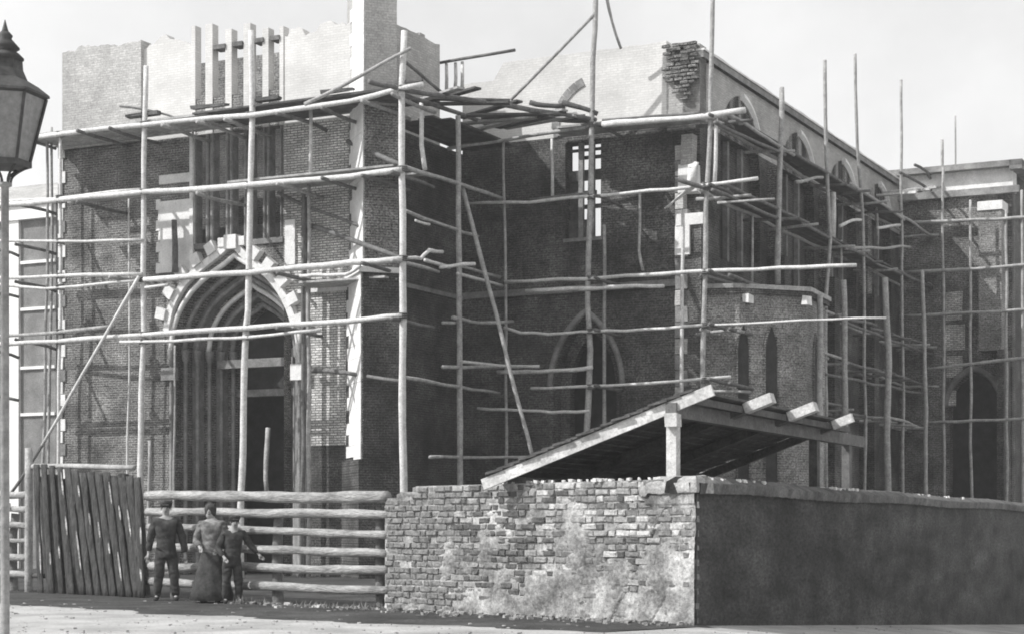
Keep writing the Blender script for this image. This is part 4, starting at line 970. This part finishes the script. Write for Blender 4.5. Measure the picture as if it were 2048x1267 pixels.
obj('roof', MB().lathe([(.24, lz(200)), (.31, lz(193)), (.305, lz(188)), (.23, lz(172)), (.155, lz(160)), (.125, lz(140)), (.12, lz(120))], 6, (LX, LY, 0), rot), M['metal'], lamp)
obj('vent', MB().lathe([(.1, lz(124)), (.135, lz(118)), (.10, lz(108)), (.075, lz(103)), (.105, lz(97)), (.07, lz(86)), (.045, lz(78)), (.055, lz(72)), (.03, lz(64))], 12, (LX, LY, 0)), M['metal'], lamp, smooth=True)
obj('finial', MB().lathe([(.03, lz(66)), (.022, lz(60)), (.012, lz(50)), (.003, lz(40))], 8, (LX, LY, 0)), M['metal'], lamp, smooth=True)
for i in range(6):
    w = rot+i*PI/3; pts = []
    for f in range(8):
        u = f/7; r = .15-.11*u-.035*math.sin(PI*u); pts.append((LX+r*math.cos(w), LY+r*math.sin(w), zb-.03-(zb-.03-lz(368))*u))
    obj('bracket_arm', MB().tube(pts, .009, 6), M['metal'], lamp)

# ================================================================ PEOPLE
def skin_mesh(verts, edges, name, subs=2):
    me = bpy.data.meshes.new(name); me.from_pydata([v[0] for v in verts], edges, []); o = bpy.data.objects.new(name, me); C.objects.link(o)
    sk = o.modifiers.new('s', 'SKIN'); lay = me.skin_vertices[0].data
    for i, v in enumerate(verts): lay[i].radius = (v[1], v[2] if len(v) > 2 else v[1]); lay[i].use_root = (i == 0)
    sb = o.modifiers.new('u', 'SUBSURF'); sb.levels = subs; sb.render_levels = subs
    dg = bpy.context.evaluated_depsgraph_get(); me2 = bpy.data.meshes.new_from_object(o.evaluated_get(dg))
    mb = MB(); mb.v = [v.co.copy() for v in me2.vertices]; mb.f = [tuple(p.vertices) for p in me2.polygons]
    bpy.data.objects.remove(o); bpy.data.meshes.remove(me); bpy.data.meshes.remove(me2); return mb
def person(label, px, Y, h, yaw, pose, top, bottom, hat, skirt=False):
    X = (px-CX)/F*Y; k = h/1.72
    Fm = Matrix.Translation((X, Y, gz(X))) @ Matrix.Rotation(yaw, 4, 'Z') @ Matrix.Scale(k, 4)
    t = thing('person', label, 'person', (X, Y, gz(X)))
    hand = pose['hands']; elb = pose['elbows']; ft = pose['feet']; kn = pose['knees']; hd = Vector(pose.get('head', (0, -.02, 1.60)))
    ln = pose.get('lean', 0)
    V = [((0, 0, .93), .13, .11), ((ln*.4, 0, 1.12), .125, .095), ((ln*.8, 0, 1.32), .155, .105), ((ln, 0, 1.43), .09, .075), ((ln*1.1, -.01, 1.50), .052), ((hd.x, hd.y, hd.z-.03), .07, .08), ((hd.x, hd.y, hd.z+.05), .075, .09), ((hd.x, hd.y+.01, hd.z+.10), .05, .06)]
    E = [(0, 1), (1, 2), (2, 3), (3, 4), (4, 5), (5, 6), (6, 7)]
    for q in (0, 1):
        s_ = -1 if q == 0 else 1; n = len(V)
        V += [((ln+s_*.17, 0, 1.40), .06), (elb[q], .042), (hand[q], .028)]
        E += [(3, n), (n, n+1), (n+1, n+2)]; n = len(V)
        V += [((s_*.09, 0, .86), .085), (kn[q], .055), ((ft[q][0], ft[q][1]+.02, .09), .038), ((ft[q][0]+s_*.01, ft[q][1]-.12, .04), .036, .03)]
        E += [(0, n), (n, n+1), (n+1, n+2), (n+2, n+3)]
    body = skin_mesh(V, E, 'body')
    body.tube([hd+Vector((0, -.085, .045)), hd+Vector((0, -.105, .005)), hd+Vector((0, -.088, -.01))], [.008, .016, .01], 6)     # nose
    for s_ in (-1, 1): body.tube([hd+Vector((s_*.076, 0, .04)), hd+Vector((s_*.088, .01, .02)), hd+Vector((s_*.078, 0, -.01))], [.01, .014, .008], 6)
    for q in (0, 1):
        hv = Vector(hand[q]); dr_ = (hv-Vector(elb[q])).normalized(); sd_ = dr_.cross(Vector((0, 1, 0.2))).normalized()
        body.tube([hv-dr_*.02, hv+dr_*.04, hv+dr_*.085], [.026, .034, .03], 6)
        for f_, l_ in zip((-1.5, -.5, .5, 1.5), (.065, .078, .074, .055)):
            b = hv+dr_*.08+sd_*f_*.016; body.tube([b, b+dr_*l_*.55+Vector((0, -.006, 0)), b+dr_*l_+Vector((0, -.022, 0))], [.0095, .0085, .007], 5)
        b = hv+dr_*.03-sd_*.028; body.tube([b, b+dr_*.03-sd_*.02, b+dr_*.06-sd_*.022+Vector((0, -.01, 0))], [.011, .010, .008], 5)
    def crumple(mb, amp=.014):
        sd2 = random.uniform(0, 50)
        for v in mb.v:
            v += Vector((noise.noise(v*9+Vector((sd2, 0, 0))), noise.noise(v*9+Vector((0, sd2, 0))), .4*noise.noise(v*7)))*amp
            v.y += amp*.8*math.sin(v.z*46+6*noise.noise(v*5))*.6
        return mb
    bo = obj('body', body, M['skin'], t, Fm, smooth=True)
    # jacket
    V = [((ln*.1, 0, .70), .20, .17), ((ln*.1, 0, .86), .19, .16), ((ln*.4, 0, 1.08), .175, .15), ((ln*.8, 0, 1.30), .215, .165), ((ln, 0, 1.43), .135, .115)]; E = [(0, 1), (1, 2), (2, 3), (3, 4)]
    for q in (0, 1):
        s_ = -1 if q == 0 else 1; n = len(V); e = Vector(elb[q]); hnd = Vector(hand[q]); w_ = e.lerp(hnd, .88)
        V += [((ln+s_*.18, 0, 1.40), .085), (tuple(e), .072), (tuple(w_), .058)]; E += [(4, n), (n, n+1), (n+1, n+2)]
    obj('jacket', crumple(skin_mesh(V, E, 'jacket', 3)), M[top], t, Fm, smooth=True)
    for z in (1.0, 1.12, 1.24): obj('button', MB().lathe([(.012, 0), (.012, .008)], 8, (ln*.6, -.135, z)), M['cloth_mid'], t, Fm)
    if skirt:
        sk_ = MB(); n = 28; pr = [(.14, .98), (.2, .85), (.27, .55), (.34, .25), (.38, .06), (.36, .055)]
        for r, z in pr:
            for i in range(n): w = 2*PI*i/n; rr = r*(1+.09*math.sin(i*1.8+z*2)*(1-z)); sk_.v.append(Vector((rr*math.cos(w), rr*.8*math.sin(w), z)))
        for j in range(len(pr)-1):
            for i in range(n): sk_.f.append((j*n+i, j*n+(i+1) % n, (j+1)*n+(i+1) % n, (j+1)*n+i))
        obj('skirt', sk_, M[bottom], t, Fm, smooth=True)
    else:
        V = [((0, 0, 1.0), .145, .12)]; E = []
        for q in (0, 1):
            s_ = -1 if q == 0 else 1; n = len(V)
            V += [((s_*.09, 0, .84), .115), (kn[q], .095), ((ft[q][0], ft[q][1]+.02, .07), .075)]; E += [(0, n), (n, n+1), (n+1, n+2)]
        obj('trousers', crumple(skin_mesh(V, E, 'trousers', 3)), M[bottom], t, Fm, smooth=True)
    for q in (0, 1):
        s_ = -1 if q == 0 else 1; f_ = Vector((ft[q][0], ft[q][1], 0))
        obj('boot', skin_mesh([((f_.x, f_.y+.03, .16), .05), ((f_.x, f_.y+.02, .06), .05), ((f_.x+s_*.012, f_.y-.1, .045), .048, .04), ((f_.x+s_*.02, f_.y-.17, .035), .038, .028)], [(0, 1), (1, 2), (2, 3)], 'boot'), M['hair'], t, Fm, smooth=True)
    hr = MB().lathe([(.078, .02), (.094, .05), (.09, .10), (.06, .135), (.01, .15)], 14, (hd.x, hd.y+.018, hd.z)); obj('hair', hr, M['hair'], t, Fm, smooth=True)
    if hat == 'cap':
        cp_ = MB().lathe([(.098, .07), (.105, .10), (.12, .13), (.09, .165), (.01, .17)], 14, (hd.x, hd.y+.01, hd.z)); cpo = obj('cap', cp_, M['cloth_dark'], t, Fm, smooth=True)
        obj('peak', MB().add([(hd.x-.07, hd.y-.08, hd.z+.085), (hd.x+.07, hd.y-.08, hd.z+.085), (hd.x+.045, hd.y-.15, hd.z+.07), (hd.x-.045, hd.y-.15, hd.z+.07), (hd.x-.07, hd.y-.08, hd.z+.097), (hd.x+.07, hd.y-.08, hd.z+.097), (hd.x+.045, hd.y-.15, hd.z+.08), (hd.x-.045, hd.y-.15, hd.z+.08)], [(3, 2, 1, 0), (4, 5, 6, 7), (0, 1, 5, 4), (1, 2, 6, 5), (2, 3, 7, 6), (3, 0, 4, 7)]), M['cloth_dark'], cpo, Fm)
    elif hat == 'scarf':
        obj('headscarf', MB().lathe([(.07, -.10), (.10, -.02), (.108, .06), (.098, .12), (.06, .155), (.01, .165)], 14, (hd.x, hd.y+.03, hd.z)), M['cloth_dark'], t, Fm, smooth=True)
    for s_ in (-1, 1): obj('eye', MB().lathe([(.002, -.008), (.011, 0), (.002, .008)], 8, (hd.x+s_*.03, hd.y-.083, hd.z+.035)), M['hair'], bo, Fm)
    obj('mouth', MB().box(hd.x-.022, hd.x+.022, hd.y-.086, hd.y-.075, hd.z-.04, hd.z-.032), M['hair'], bo, Fm)
    return t
person('person in dark jacket and cap standing legs apart, nearest the slab gate', 332, 32.3, 1.74, .15,
    dict(hands=[(-.30, -.02, .82), (.33, -.05, .80)], elbows=[(-.27, .03, 1.10), (.29, .03, 1.10)], feet=[(-.16, 0, 0), (.17, -.05, 0)], knees=[(-.12, -.02, .48), (.14, -.04, .48)]), 'cloth_dark', 'cloth_dark', 'cap')
person('person in pale jacket and wide dark skirt, middle of the three by the log fence', 424, 31.3, 1.68, -.1,
    dict(hands=[(-.16, -.2, .98), (.18, -.2, .95)], elbows=[(-.29, .0, 1.10), (.29, 0, 1.10)], feet=[(-.12, 0, 0), (.12, -.03, 0)], knees=[(-.1, -.03, .48), (.1, -.03, .48)], head=(-.03, -.02, 1.60)), 'cloth_mid', 'cloth_dark', 'scarf', skirt=True)
person('shorter person in black with one arm reaching along the log rail', 464, 31.1, 1.48, .3,
    dict(hands=[(-.18, -.2, .92), (.52, -.12, .98)], elbows=[(-.28, 0, 1.10), (.36, -.02, 1.17)], feet=[(-.13, 0, 0), (.14, -.04, 0)], knees=[(-.11, -.02, .48), (.12, -.03, .48)], lean=.03, head=(.05, -.04, 1.59)), 'cloth_dark', 'cloth_dark', 'cap')
